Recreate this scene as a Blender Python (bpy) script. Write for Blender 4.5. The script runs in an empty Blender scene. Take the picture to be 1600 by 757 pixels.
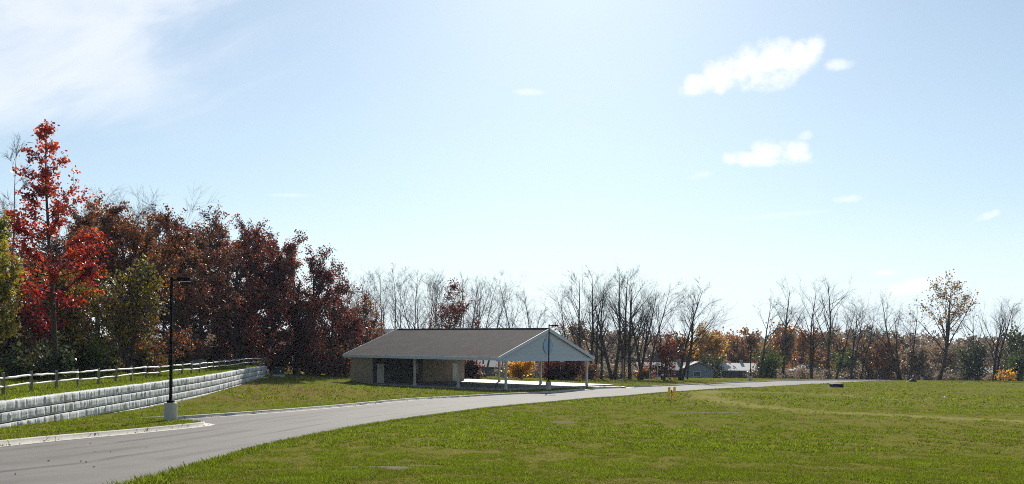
import bpy, bmesh, math, random
import numpy as np
from mathutils import Vector, Matrix
from mathutils.geometry import delaunay_2d_cdt

# ------------------------------------------------------------------ camera, sky, sun, exposure
S = bpy.context.scene
COL = S.collection
EYE = 1.8
F, HX, HY, ROLL = 1500.0, 800.0, 542.0, math.radians(0.6)
SUN_EL, SUN_AZ = math.radians(30.0), math.radians(3.5)

cam_d = bpy.data.cameras.new('camera')
cam = bpy.data.objects.new('camera', cam_d); COL.objects.link(cam)
cam_d.sensor_width = 36.0
cam_d.lens = 36.0 * F / 1600.0
cam_d.shift_y = (HY - 378.5) / 1600.0
cam_d.clip_start, cam_d.clip_end = 0.1, 9000.0
cam.matrix_world = Matrix.Translation((0, 0, EYE)) @ Matrix.Rotation(math.pi/2, 4, 'X') @ Matrix.Rotation(ROLL, 4, 'Z')
S.camera = cam

S.view_settings.view_transform = 'Standard'
S.view_settings.look = 'None'
S.view_settings.gamma = 1.0
S.view_settings.use_curve_mapping = False
S.view_settings.exposure = 0.75
S.cycles.filter_width = 1.0
S.cycles.use_denoising = False
S.cycles.denoiser = 'OPENIMAGEDENOISE'
S.cycles.denoising_input_passes = 'RGB_ALBEDO_NORMAL'
S.cycles.denoising_prefilter = 'ACCURATE'

SKY_STRENGTH = 0.054
world = bpy.data.worlds.new('World'); S.world = world
world.use_nodes = True
SUN_VEC = Vector((math.sin(SUN_AZ)*math.cos(SUN_EL), math.cos(SUN_AZ)*math.cos(SUN_EL), math.sin(SUN_EL)))
sd = bpy.data.lights.new('sun', 'SUN'); sun = bpy.data.objects.new('sun', sd); COL.objects.link(sun)
sd.energy = 5.0; sd.angle = math.radians(0.5); sd.color = (1.0, 0.95, 0.86)
sun.rotation_euler = SUN_VEC.to_track_quat('Z', 'Y').to_euler()
sun.location = (0, 0, 60)


class N:
    """tiny node-tree writer"""
    def __init__(s, nt): s.nt = nt
    def new(s, t, **kw):
        n = s.nt.nodes.new(t)
        for k, v in kw.items(): setattr(n, k, v)
        return n
    def put(s, sock, v):
        if isinstance(v, bpy.types.NodeSocket): s.nt.links.new(v, sock)
        elif v is not None:
            if sock.type == 'RGBA' and len(v) == 3: v = (*v, 1.0)
            sock.default_value = v
    def math(s, op, a, b=None, c=None, clamp=False):
        n = s.new('ShaderNodeMath', operation=op); n.use_clamp = clamp
        for i, v in enumerate((a, b, c)):
            if v is not None: s.put(n.inputs[i], v)
        return n.outputs[0]
    def mix(s, f, a, b, mode='MIX'):
        n = s.new('ShaderNodeMix', data_type='RGBA', blend_type=mode)
        s.put(n.inputs[0], f); s.put(n.inputs[6], a); s.put(n.inputs[7], b)
        return n.outputs[2]
    def noise(s, vec, scale, detail=4, rough=0.55, dist=0.0, dims='3D'):
        n = s.new('ShaderNodeTexNoise', noise_dimensions=dims)
        if vec is not None: s.put(n.inputs['Vector'], vec)
        n.inputs['Scale'].default_value = scale; n.inputs['Detail'].default_value = detail
        n.inputs['Roughness'].default_value = rough; n.inputs['Distortion'].default_value = dist
        return n.outputs[0]
    def ramp(s, f, stops, interp='LINEAR'):
        n = s.new('ShaderNodeValToRGB'); cr = n.color_ramp; cr.interpolation = interp
        while len(cr.elements) < len(stops): cr.elements.new(0.5)
        for e, (p, c) in zip(cr.elements, stops):
            e.position = p
            e.color = (c, c, c, 1) if isinstance(c, (int, float)) else (*c, 1)
        s.put(n.inputs[0], f); return n.outputs[0]
    def smooth(s, v, a, b):
        n = s.new('ShaderNodeMapRange', interpolation_type='SMOOTHSTEP')
        s.put(n.inputs[0], v); n.inputs[1].default_value = a; n.inputs[2].default_value = b
        return n.outputs[0]
    def comb(s, x, y, z):
        n = s.new('ShaderNodeCombineXYZ')
        for i, v in enumerate((x, y, z)): s.put(n.inputs[i], v)
        return n.outputs[0]
    def sep(s, v):
        n = s.new('ShaderNodeSeparateXYZ'); s.put(n.inputs[0], v); return n.outputs
    def vscale(s, v, sc):
        n = s.new('ShaderNodeVectorMath', operation='MULTIPLY'); s.put(n.inputs[0], v); n.inputs[1].default_value = sc
        return n.outputs[0]


def build_world():
    nt = world.node_tree; nt.nodes.clear(); w = N(nt)
    sky = w.new('ShaderNodeTexSky', sky_type='NISHITA')
    sky.sun_disc = False; sky.sun_elevation = SUN_EL; sky.sun_rotation = SUN_AZ
    sky.altitude = 200.0; sky.air_density = 1.0; sky.dust_density = 0.5; sky.ozone_density = 3.0
    d = w.new('ShaderNodeTexCoord').outputs['Generated']
    x, y, z = w.sep(d)
    yc = w.math('MAXIMUM', y, 0.05)
    u = w.math('DIVIDE', x, yc); v = w.math('DIVIDE', z, yc)     # sky-plane coordinates of the world direction
    p = w.comb(u, v, 0.0)
    nz = w.noise(p, 26.0, 8, 0.62, 0.4)
    nz2 = w.noise(p, 85.0, 6, 0.7, 0.3)
    wob = w.math('ADD', w.math('MULTIPLY', w.math('SUBTRACT', nz, 0.5), 4.2), w.math('MULTIPLY', w.math('SUBTRACT', nz2, 0.5), 2.4))
    def puff(px, py, a, b, tilt=0.0, amount=1.0, lo=-0.1, hi=1.85):
        u0, v0 = (px-HX)/F, (HY-py)/F
        du = w.math('SUBTRACT', u, u0); dv = w.math('SUBTRACT', v, v0)
        dv = w.math('SUBTRACT', dv, w.math('MULTIPLY', du, tilt))
        q = w.math('ADD', w.math('POWER', w.math('ABSOLUTE', w.math('DIVIDE', du, a/F)), 2.0), w.math('POWER', w.math('ABSOLUTE', w.math('DIVIDE', dv, b/F)), 2.0))
        m = w.math('ADD', w.math('SUBTRACT', 1.25, q), w.math('MULTIPLY', wob, 0.78))
        m = w.math('MULTIPLY', m, w.smooth(q, 3.0, 0.8))
        return w.math('MULTIPLY', w.smooth(m, lo, hi), amount)
    parts = [puff(1086, 128, 34, 20, 0.2), puff(1122, 113, 42, 27, 0.2), puff(1164, 101, 46, 33, 0.2), puff(1206, 88, 48, 37, 0.2), puff(1243, 84, 36, 32, 0.2), puff(1262, 74, 22, 26, 0.4, 0.8),
             puff(1306, 96, 24, 10, 0.1, 0.55), puff(1196, 118, 60, 22, 0.15, 0.8),
             puff(1200, 231, 38, 21), puff(1236, 236, 28, 20), puff(1168, 244, 38, 14, 0.0, 0.9), puff(1205, 248, 60, 9, 0.0, 0.6), puff(1325, 305, 24, 7, 0.1, 0.5), puff(1540, 330, 20, 8, 0.3, 0.55),
             puff(823, 144, 26, 6, 0.0, 0.4), puff(1382, 420, 20, 6, 0.1, 0.6), puff(1435, 438, 60, 13, 0.2, 0.6), puff(1090, 272, 22, 8, 0.2, 0.3), puff(1255, 207, 14, 8, 0.2, 0.35),
             puff(1200, 334, 90, 6, 0.1, 0.25), puff(455, 309, 40, 3, 0.0, 0.25)]
    cl = parts[0]
    for q in parts[1:]: cl = w.math('MAXIMUM', cl, q)
    # high streaky cloud over the forest
    ps = w.comb(w.math('ADD', w.math('MULTIPLY', u, 2.6), w.math('MULTIPLY', v, -2.0)), w.math('ADD', w.math('MULTIPLY', v, 7.0), w.math('MULTIPLY', u, -1.6)), 3.0)
    st = w.noise(ps, 2.4, 8, 0.62, 0.7)
    st2 = w.noise(p, 6.0, 6, 0.6, 0.6)
    reg = w.math('SUBTRACT', -0.295, w.math('ADD', u, w.math('MULTIPLY', w.math('SUBTRACT', v, 0.33), -0.9)))   # >0 towards the left
    env = w.math('MULTIPLY', w.smooth(reg, -0.16, 0.13), w.smooth(v, 0.18, 0.25))
    str_m = w.math('ADD', w.math('MULTIPLY', st, 0.8), w.math('MULTIPLY', st2, 0.5))
    cir = w.math('MULTIPLY', w.smooth(w.math('ADD', str_m, w.math('MULTIPLY', env, 0.30)), 0.58, 1.12), w.math('POWER', env, 0.7))
    cir = w.math('MULTIPLY', cir, 0.85)
    fwd = w.smooth(y, 0.05, 0.2)
    # thin white veil: everywhere a little, more near the horizon
    veil = w.math('ADD', w.math('ADD', 0.10, w.math('MULTIPLY', w.smooth(z, 0.55, 0.0), 0.30)), w.math('MULTIPLY', w.smooth(z, 0.16, 0.0), 0.55))
    tinted = w.mix(1.0, sky.outputs[0], (0.98, 1.07, 1.06), 'MULTIPLY')
    base = w.mix(veil, tinted, (9.8, 11.3, 12.2))
    c1 = w.mix(w.math('MULTIPLY', cir, fwd), base, (10.3, 10.9, 11.9))
    c2 = w.mix(w.math('MULTIPLY', cl, fwd), c1, (13.0, 13.0, 12.8))
    bg = w.new('ShaderNodeBackground'); w.put(bg.inputs[0], c2); bg.inputs[1].default_value = SKY_STRENGTH
    out = w.new('ShaderNodeOutputWorld'); nt.links.new(bg.outputs[0], out.inputs[0])
build_world()

# ------------------------------------------------------------------ small helpers
RNG = np.random.default_rng(11)
CO, SI = math.cos(ROLL), math.sin(ROLL)
def ray(px, py):
    u = (px-HX)/F; v = -(py-HY)/F
    return u*CO - v*SI, u*SI + v*CO            # x and z per metre of depth
def at(px, py, D):
    a, b = ray(px, py); return a*D, D, EYE + b*D

def setp(o, label=None, cat=None, group=None, kind=None):
    if label: o['label'] = label
    if cat: o['category'] = cat
    if group: o['group'] = group
    if kind: o['kind'] = kind
    return o
def empty(name, loc=(0, 0, 0), rz=0.0):
    o = bpy.data.objects.new(name, None); COL.objects.link(o)
    o.location = loc; o.rotation_euler = (0, 0, rz); o.empty_display_size = 0.3
    return o
def link_mesh(name, me, mat, parent=None, loc=None):
    o = bpy.data.objects.new(name, me); COL.objects.link(o)
    for m in (mat if isinstance(mat, (list, tuple)) else [mat]): me.materials.append(m)
    if parent is not None: o.parent = parent
    if loc is not None: o.location = loc
    return o
def mesh_np(name, V, Fq, smooth=False):
    """V (n,3), Fq a list of integer arrays (m,k)"""
    me = bpy.data.meshes.new(name)
    V = np.ascontiguousarray(V, dtype=np.float32)
    me.vertices.add(len(V)); me.vertices.foreach_set('co', V.ravel())
    loops = np.concatenate([f.ravel() for f in Fq]).astype(np.int32)
    tot = np.concatenate([np.full(len(f), f.shape[1], np.int32) for f in Fq])
    start = np.concatenate([[0], np.cumsum(tot)[:-1]]).astype(np.int32)
    me.loops.add(len(loops)); me.loops.foreach_set('vertex_index', loops)
    me.polygons.add(len(tot)); me.polygons.foreach_set('loop_start', start)
    try: me.polygons.foreach_set('loop_total', tot)
    except Exception: pass
    if smooth: me.polygons.foreach_set('use_smooth', np.ones(len(tot), bool))
    me.update(calc_edges=True)
    return me
class MB:
    """collects boxes, tubes and prisms, then links them as ONE mesh object"""
    def __init__(s): s.bm = bmesh.new()
    def box(s, c, size, rz=0.0, bevel=0.0, M=None):
        r = bmesh.ops.create_cube(s.bm, size=1.0)
        vs = r['verts']
        bmesh.ops.scale(s.bm, vec=size, verts=vs)
        if bevel > 0:
            es = list({e for v in vs for e in v.link_edges})
            b = bmesh.ops.bevel(s.bm, geom=es, offset=bevel, segments=1, affect='EDGES', profile=0.5)
            vs = list({v for f in b['faces'] for v in f.verts} | set(v for v in vs if v.is_valid))
        if rz: bmesh.ops.rotate(s.bm, cent=(0, 0, 0), matrix=Matrix.Rotation(rz, 3, 'Z'), verts=vs)
        bmesh.ops.translate(s.bm, vec=c, verts=vs)
        if M is not None: bmesh.ops.transform(s.bm, matrix=M, verts=vs)
        return s
    def cyl(s, p0, p1, r0, r1=None, n=12, caps=True):
        r1 = r0 if r1 is None else r1
        p0, p1 = Vector(p0), Vector(p1); d = p1-p0
        q = d.to_track_quat('Z', 'Y').to_matrix().to_4x4(); q.translation = (p0+p1)/2
        bmesh.ops.create_cone(s.bm, cap_ends=caps, segments=n, radius1=r0, radius2=max(r1, 1e-4), depth=d.length, matrix=q)
        return s
    def poly(s, pts, thick):
        """prism: planar polygon pts extruded by the vector thick"""
        a = [s.bm.verts.new(p) for p in pts]; t = Vector(thick)
        b = [s.bm.verts.new(Vector(p)+t) for p in pts]
        n = len(a)
        s.bm.faces.new(a[::-1]); s.bm.faces.new(b)
        for i in range(n): s.bm.faces.new((a[i], a[(i+1) % n], b[(i+1) % n], b[i]))
        return s
    def build(s, name, mat, parent=None, smooth=False, loc=None):
        bmesh.ops.recalc_face_normals(s.bm, faces=s.bm.faces)
        me = bpy.data.meshes.new(name); s.bm.to_mesh(me); s.bm.free()
        if smooth:
            for p in me.polygons: p.use_smooth = True
        return link_mesh(name, me, mat, parent, loc)

# ------------------------------------------------------------------ materials
def base_mat(name):
    m = bpy.data.materials.new(name); m.use_nodes = True
    nt = m.node_tree; nt.nodes.clear()
    w = N(nt); out = w.new('ShaderNodeOutputMaterial')
    return m, w, out
def pos(w): return w.new('ShaderNodeNewGeometry').outputs['Position']
def objc(w): return w.new('ShaderNodeTexCoord').outputs['Object']
def bump(w, h, strength, dist):
    b = w.new('ShaderNodeBump'); b.inputs['Strength'].default_value = strength; b.inputs['Distance'].default_value = dist
    w.put(b.inputs['Height'], h); return b.outputs[0]
def pbr(w, out, col, rough=0.8, normal=None, spec=0.4, metal=0.0):
    p = w.new('ShaderNodeBsdfPrincipled')
    w.put(p.inputs['Base Color'], col); w.put(p.inputs['Roughness'], rough)
    p.inputs['Specular IOR Level'].default_value = spec; p.inputs['Metallic'].default_value = metal
    if normal is not None: w.put(p.inputs['Normal'], normal)
    w.nt.links.new(p.outputs[0], out.inputs[0]); return p
def simple(name, c, rough=0.75, var=0.25, scale=3.0, spec=0.35, bumpy=0.15, metal=0.0):
    m, w, out = base_mat(name); o = objc(w)
    n = w.noise(o, scale, 6, 0.6); n2 = w.noise(o, scale*9, 4, 0.6)
    f = w.math('ADD', w.math('MULTIPLY', n, 0.65), w.math('MULTIPLY', n2, 0.35))
    lo = tuple(x*(1-var) for x in c); hi = tuple(min(1, x*(1+var)) for x in c)
    pbr(w, out, w.ramp(f, [(0.3, lo), (0.7, hi)]), rough, bump(w, n2, bumpy, 0.02), spec, metal)
    return m
def leaf_mat(name, cols, trans=0.45, clump=0.38, clump_scale=0.35, rough=0.4):
    """cols: list of leaf colours; each leaf takes one, biased by clump noise"""
    m, w, out = base_mat(name)
    r = w.new('ShaderNodeNewGeometry').outputs['Random Per Island']
    n = w.noise(pos(w), clump_scale, 3, 0.5)
    n = w.smooth(n, 0.3, 0.7)
    f = w.math('ADD', w.math('MULTIPLY', r, 1-clump), w.math('MULTIPLY', n, clump))
    k = len(cols)
    c = w.ramp(f, [(0.12+0.76*i/(k-1), cols[i]) for i in range(k)])
    d = w.new('ShaderNodeBsdfDiffuse'); w.put(d.inputs[0], c)
    t = w.new('ShaderNodeBsdfTranslucent'); w.put(t.inputs[0], w.mix(1.0, c, (1.25, 1.15, 0.9), 'MULTIPLY'))
    g = w.new('ShaderNodeBsdfGlossy'); g.inputs['Roughness'].default_value = rough; g.inputs[0].default_value = (0.8, 0.8, 0.8, 1)
    a = w.new('ShaderNodeMixShader'); a.inputs[0].default_value = trans
    w.nt.links.new(d.outputs[0], a.inputs[1]); w.nt.links.new(t.outputs[0], a.inputs[2])
    b = w.new('ShaderNodeMixShader'); b.inputs[0].default_value = 0.05
    w.nt.links.new(a.outputs[0], b.inputs[1]); w.nt.links.new(g.outputs[0], b.inputs[2])
    w.nt.links.new(b.outputs[0], out.inputs[0]); return m
def bark_mat(name, c):
    m, w, out = base_mat(name); o = pos(w)
    n = w.noise(w.vscale(o, (7, 7, 1.1)), 1.0, 5, 0.65)
    pbr(w, out, w.ramp(n, [(0.3, tuple(x*0.5 for x in c)), (0.7, c)]), 0.9, bump(w, n, 0.6, 0.05), 0.15)
    return m

M = {}
M['bark'] = bark_mat('dark_bark', (0.075, 0.062, 0.052))
M['bark_grey'] = bark_mat('grey_bark', (0.15, 0.135, 0.12))
M['leaf_red'] = leaf_mat('red_maple_leaf', [(0.09, 0.009, 0.010), (0.21, 0.015, 0.013), (0.38, 0.034, 0.014), (0.46, 0.078, 0.018)], 0.5)
M['leaf_crimson'] = leaf_mat('crimson_leaf', [(0.06, 0.008, 0.008), (0.18, 0.012, 0.012), (0.28, 0.022, 0.016)], 0.5)
M['leaf_russet'] = leaf_mat('russet_oak_leaf', [(0.0468, 0.0172, 0.0085), (0.1014, 0.0351, 0.0153), (0.1872, 0.0663, 0.0238), (0.2652, 0.1170, 0.0425)], 0.42)
M['leaf_brown'] = leaf_mat('brown_oak_leaf', [(0.0390, 0.0156, 0.0093), (0.0858, 0.0312, 0.0170), (0.1482, 0.0507, 0.0255), (0.2184, 0.0936, 0.0425)], 0.4)
M['leaf_maroon'] = leaf_mat('maroon_oak_leaf', [(0.0312, 0.0078, 0.0076), (0.0702, 0.0133, 0.0119), (0.1482, 0.0265, 0.0170), (0.2340, 0.0780, 0.0298)], 0.42)
M['leaf_yellowgreen'] = leaf_mat('yellow_green_leaf', [(0.05, 0.055, 0.010), (0.11, 0.105, 0.016), (0.19, 0.15, 0.022), (0.24, 0.14, 0.025)], 0.45)
M['leaf_elm'] = leaf_mat('elm_leaf', [(0.08, 0.095, 0.014), (0.16, 0.17, 0.025), (0.27, 0.25, 0.04), (0.34, 0.25, 0.04)], 0.5)
M['leaf_green'] = leaf_mat('green_leaf', [(0.03, 0.05, 0.012), (0.07, 0.10, 0.02), (0.13, 0.16, 0.03)], 0.45)
M['leaf_darkgreen'] = leaf_mat('dark_green_leaf', [(0.022, 0.038, 0.016), (0.05, 0.07, 0.026), (0.085, 0.10, 0.045)], 0.35)
M['leaf_gold'] = leaf_mat('golden_leaf', [(0.30, 0.15, 0.015), (0.55, 0.29, 0.02), (0.70, 0.43, 0.04)], 0.62)
M['leaf_amber'] = leaf_mat('amber_leaf', [(0.20, 0.11, 0.02), (0.38, 0.21, 0.03), (0.52, 0.32, 0.05)], 0.5)
M['leaf_orange'] = leaf_mat('orange_leaf', [(0.13, 0.055, 0.022), (0.22, 0.105, 0.038), (0.33, 0.18, 0.06)], 0.45)
M['leaf_poplar'] = leaf_mat('poplar_leaf', [(0.07, 0.06, 0.02), (0.16, 0.10, 0.03), (0.28, 0.13, 0.035), (0.14, 0.13, 0.04)], 0.45)
M['leaf_dull'] = leaf_mat('dull_brown_leaf', [(0.14, 0.105, 0.08), (0.22, 0.155, 0.115), (0.28, 0.21, 0.14)], 0.4)
M['leaf_far'] = leaf_mat('far_wood_leaf', [(0.13, 0.125, 0.11), (0.22, 0.16, 0.125), (0.20, 0.145, 0.145), (0.26, 0.20, 0.12), (0.13, 0.14, 0.10)], 0.35, 0.75, 0.06)
M['thicket'] = leaf_mat('thicket_leaf', [(0.12, 0.105, 0.085), (0.20, 0.16, 0.13), (0.25, 0.20, 0.16), (0.18, 0.125, 0.115), (0.15, 0.145, 0.09)], 0.42)
M['underbrush'] = leaf_mat('underbrush_leaf', [(0.045, 0.05, 0.015), (0.09, 0.08, 0.022), (0.14, 0.10, 0.035), (0.10, 0.035, 0.02)], 0.42)

def ground_mat():
    m, w, out = base_mat('meadow_ground'); p = pos(w)
    a = w.new('ShaderNodeAttribute', attribute_name='wear'); wear = a.outputs['Fac']
    b = w.new('ShaderNodeAttribute', attribute_name='soil'); soil = b.outputs['Fac']
    l = w.new('ShaderNodeAttribute', attribute_name='litter'); lit = l.outputs['Fac']
    big = w.noise(p, 0.06, 4, 0.6); mid = w.noise(p, 0.55, 5, 0.65); fin = w.noise(p, 5.0, 5, 0.7); vf = w.noise(p, 30.0, 3, 0.7)
    f = w.math('ADD', w.math('ADD', w.math('MULTIPLY', big, 0.35), w.math('MULTIPLY', mid, 0.35)), w.math('ADD', w.math('MULTIPLY', fin, 0.22), w.math('MULTIPLY', vf, 0.12)))
    g = w.ramp(f, [(0.34, (0.085, 0.098, 0.014)), (0.47, (0.108, 0.118, 0.020)), (0.56, (0.132, 0.126, 0.030)), (0.68, (0.175, 0.135, 0.062))])
    straw = w.ramp(fin, [(0.3, (0.19, 0.165, 0.06)), (0.7, (0.30, 0.26, 0.11))])
    g = w.mix(w.math('MULTIPLY', wear, w.smooth(w.math('ADD', mid, w.math('MULTIPLY', fin, 0.5)), 0.40, 0.75)), g, straw)
    earth = w.ramp(vf, [(0.3, (0.10, 0.08, 0.062)), (0.55, (0.15, 0.125, 0.10)), (0.70, (0.28, 0.25, 0.22))])
    g = w.mix(w.smooth(w.math('ADD', soil, w.math('MULTIPLY', w.math('SUBTRACT', fin, 0.5), 0.9)), 0.42, 0.62), g, earth)
    leafc = w.ramp(vf, [(0.35, (0.09, 0.05, 0.02)), (0.6, (0.22, 0.12, 0.05))])
    g = w.mix(w.math('MULTIPLY', lit, w.smooth(w.math('ADD', fin, w.math('MULTIPLY', vf, 0.4)), 0.55, 0.8)), g, leafc)
    hgt = w.math('ADD', w.math('MULTIPLY', fin, 1.0), w.math('MULTIPLY', vf, 0.5))
    d = w.new('ShaderNodeBsdfDiffuse'); w.put(d.inputs[0], g); w.put(d.inputs['Normal'], bump(w, hgt, 0.6, 0.05))
    w.nt.links.new(d.outputs[0], out.inputs[0]); return m
M['ground'] = ground_mat()

def grass_mat():
    m, w, out = base_mat('grass_blade')
    r = w.new('ShaderNodeNewGeometry').outputs['Random Per Island']
    n = w.noise(pos(w), 0.45, 4, 0.6); n = w.smooth(n, 0.36, 0.66)
    lush = w.new('ShaderNodeAttribute', attribute_name='lush').outputs['Fac']
    f = w.math('ADD', w.math('ADD', w.math('MULTIPLY', r, 0.38), w.math('MULTIPLY', n, 0.10)), w.math('MULTIPLY', lush, 0.52))
    c = w.ramp(f, [(0.08, (0.19, 0.15, 0.055)), (0.28, (0.135, 0.135, 0.022)), (0.5, (0.138, 0.170, 0.014)), (0.72, (0.182, 0.235, 0.018)), (0.95, (0.24, 0.275, 0.03))])
    d = w.new('ShaderNodeBsdfDiffuse'); w.put(d.inputs[0], c)
    t = w.new('ShaderNodeBsdfTranslucent'); w.put(t.inputs[0], c)
    a = w.new('ShaderNodeMixShader'); a.inputs[0].default_value = 0.45
    w.nt.links.new(d.outputs[0], a.inputs[1]); w.nt.links.new(t.outputs[0], a.inputs[2])
    w.nt.links.new(a.outputs[0], out.inputs[0]); return m
M['grass'] = grass_mat()

def road_mat():
    m, w, out = base_mat('asphalt')
    uv = w.new('ShaderNodeAttribute', attribute_name='st').outputs['Vector']     # along, across (metres)
    s_, t_, _ = w.sep(uv); p = pos(w)
    fine = w.noise(p, 28.0, 4, 0.75); mid = w.noise(p, 0.8, 5, 0.6); streak = w.noise(w.comb(w.math('MULTIPLY', s_, 0.035), w.math('MULTIPLY', t_, 1.6), 0.0), 1.0, 5, 0.65)
    f = w.math('ADD', w.math('ADD', w.math('MULTIPLY', fine, 0.35), w.math('MULTIPLY', mid, 0.25)), w.math('MULTIPLY', streak, 0.45))
    c = w.ramp(f, [(0.36, (0.068, 0.061, 0.058)), (0.5, (0.092, 0.084, 0.079)), (0.7, (0.125, 0.115, 0.109))])
    wob = w.math('ADD', t_, w.math('MULTIPLY', w.math('SUBTRACT', w.noise(w.comb(w.math('MULTIPLY', s_, 0.25), 0.0, 0.0), 1.0, 3), 0.5), 0.35))
    for tt, ww, k in ((2.9, 0.24, 0.75), (5.9, 0.20, 0.75), (4.4, 0.4, 0.5), (7.3, 0.4, 0.45), (1.6, 0.35, 0.45), (3.6, 0.12, 0.4)):
        line = w.smooth(w.math('ABSOLUTE', w.math('SUBTRACT', wob, tt)), ww, ww*0.4)
        line = w.math('MULTIPLY', line, w.smooth(w.noise(w.comb(w.math('MULTIPLY', s_, 0.12), tt, 0.0), 1.0, 3), 0.35, 0.6))
        c = w.mix(w.math('MULTIPLY', line, k), c, (0.022, 0.02, 0.019))
    sp = w.smooth(w.noise(p, 2.2, 3, 0.6), 0.66, 0.74); c = w.mix(w.math('MULTIPLY', sp, 0.35), c, (0.03, 0.028, 0.027))
    n = bump(w, fine, 0.5, 0.01)
    pbr(w, out, c, 0.85, n, 0.16); return m
M['asphalt'] = road_mat()
M['concrete'] = simple('concrete', (0.42, 0.40, 0.36), 0.8, 0.18, 1.2)
M['kerb'] = simple('kerb_concrete', (0.36, 0.34, 0.30), 0.85, 0.25, 1.5)
M['slab'] = simple('slab_concrete', (0.28, 0.27, 0.25), 0.75, 0.12, 0.6)
def block_mat():
    m, w, out = base_mat('split_face_block'); p = pos(w)
    r = w.new('ShaderNodeNewGeometry').outputs['Random Per Island']
    n = w.noise(w.vscale(p, (6, 6, 0.9)), 1.0, 5, 0.65); n2 = w.noise(p, 14, 4, 0.7); big = w.noise(p, 0.35, 4, 0.6)
    c = w.ramp(w.math('ADD', w.math('MULTIPLY', n, 0.5), w.math('MULTIPLY', n2, 0.5)), [(0.3, (0.37, 0.38, 0.385)), (0.55, (0.50, 0.51, 0.51)), (0.75, (0.59, 0.595, 0.59))])
    c = w.mix(1.0, c, w.ramp(r, [(0.0, 0.90), (1.0, 1.06)]), 'MULTIPLY')
    c = w.mix(w.smooth(big, 0.5, 0.72), c, w.mix(1.0, c, (0.78, 0.74, 0.66), 'MULTIPLY'))
    pbr(w, out, c, 0.92, bump(w, n2, 0.5, 0.03), 0.15); return m
M['block'] = block_mat()
M['post'] = simple('weathered_post', (0.16, 0.14, 0.12), 0.9, 0.35, 4.0)
M['rail'] = simple('pale_rail', (0.80, 0.78, 0.73), 0.85, 0.22, 3.0)
M['black'] = simple('black_paint', (0.006, 0.006, 0.007), 0.85, 0.3, 3.0, 0.08, 0.05)
M['lens'] = simple('lamp_lens', (0.5, 0.5, 0.47), 0.3, 0.1)
M['trim'] = simple('white_trim', (0.50, 0.54, 0.58), 0.55, 0.06, 1.5, 0.4, 0.05)
M['column'] = simple('column_paint', (0.46, 0.44, 0.36), 0.55, 0.06, 1.5, 0.4, 0.05)
M['door'] = simple('door_paint', (0.50, 0.47, 0.40), 0.5, 0.06, 1.5, 0.4, 0.05)
M['emblem'] = simple('emblem_blue', (0.30, 0.44, 0.58), 0.5, 0.08, 1.5)
M['soffit'] = simple('soffit', (0.14, 0.135, 0.13), 0.8, 0.08)
M['yellow'] = simple('bollard_yellow', (0.85, 0.55, 0.02), 0.5, 0.1, 6.0)
M['redpaint'] = simple('red_paint', (0.35, 0.05, 0.03), 0.5, 0.15, 6.0)
M['steel'] = simple('galvanised', (0.30, 0.31, 0.32), 0.5, 0.15, 5.0, 0.5, 0.05, 0.3)
M['utility'] = simple('utility_green', (0.020, 0.038, 0.030), 0.5, 0.15, 3.0)
M['boulder'] = simple('boulder', (0.20, 0.19, 0.18), 0.9, 0.4, 2.0, 0.2, 0.6)
M['glass'] = simple('window_glass', (0.05, 0.065, 0.08), 0.08, 0.1, 2.0, 0.6, 0.0)
M['house_grey'] = simple('house_grey', (0.20, 0.225, 0.26), 0.8, 0.08)
M['house_white'] = simple('house_white', (0.62, 0.62, 0.60), 0.8, 0.08)
M['house_dark'] = simple('house_dark', (0.085, 0.075, 0.075), 0.8, 0.15)
M['house_tan'] = simple('house_tan', (0.34, 0.30, 0.25), 0.8, 0.08)
M['roof_grey'] = simple('roof_grey', (0.13, 0.13, 0.14), 0.85, 0.15, 6)
M['roof_pale'] = simple('roof_pale', (0.34, 0.34, 0.34), 0.8, 0.1, 6)
M['iron'] = simple('cast_iron', (0.012, 0.012, 0.013), 0.6, 0.3)
M['paper'] = simple('litter_white', (0.7, 0.7, 0.68), 0.7, 0.1)
M['fallen'] = leaf_mat('fallen_leaf', [(0.18, 0.085, 0.035), (0.28, 0.17, 0.08), (0.32, 0.26, 0.17), (0.32, 0.30, 0.26)], 0.15, 0.1, 1.0, 0.8)
def shingle_mat():
    m, w, out = base_mat('shingle'); o = objc(w)
    x, y, z = w.sep(o)
    br = w.new('ShaderNodeTexBrick'); w.put(br.inputs['Vector'], w.comb(x, w.math('MULTIPLY', z, 3.0), 0.0))
    br.inputs['Scale'].default_value = 1.0; br.inputs['Brick Width'].default_value = 0.33; br.inputs['Row Height'].default_value = 0.14 * 3 * 0.33
    br.inputs['Mortar Size'].default_value = 0.008; br.inputs['Bias'].default_value = 0.0
    br.inputs['Color1'].default_value = (0.048, 0.041, 0.041, 1); br.inputs['Color2'].default_value = (0.072, 0.062, 0.060, 1); br.inputs['Mortar'].default_value = (0.026, 0.023, 0.023, 1)
    n = w.noise(o, 0.7, 5, 0.6); n2 = w.noise(o, 25, 3, 0.6)
    c = w.mix(1.0, br.outputs[0], w.ramp(n, [(0.3, 0.80), (0.7, 1.2)]), 'MULTIPLY')
    c = w.mix(1.0, c, w.ramp(n2, [(0.3, 0.6), (0.7, 1.4)]), 'MULTIPLY')
    pbr(w, out, c, 0.9, bump(w, br.outputs[1], -0.4, 0.01), 0.03); return m
M['shingle'] = shingle_mat()
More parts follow.
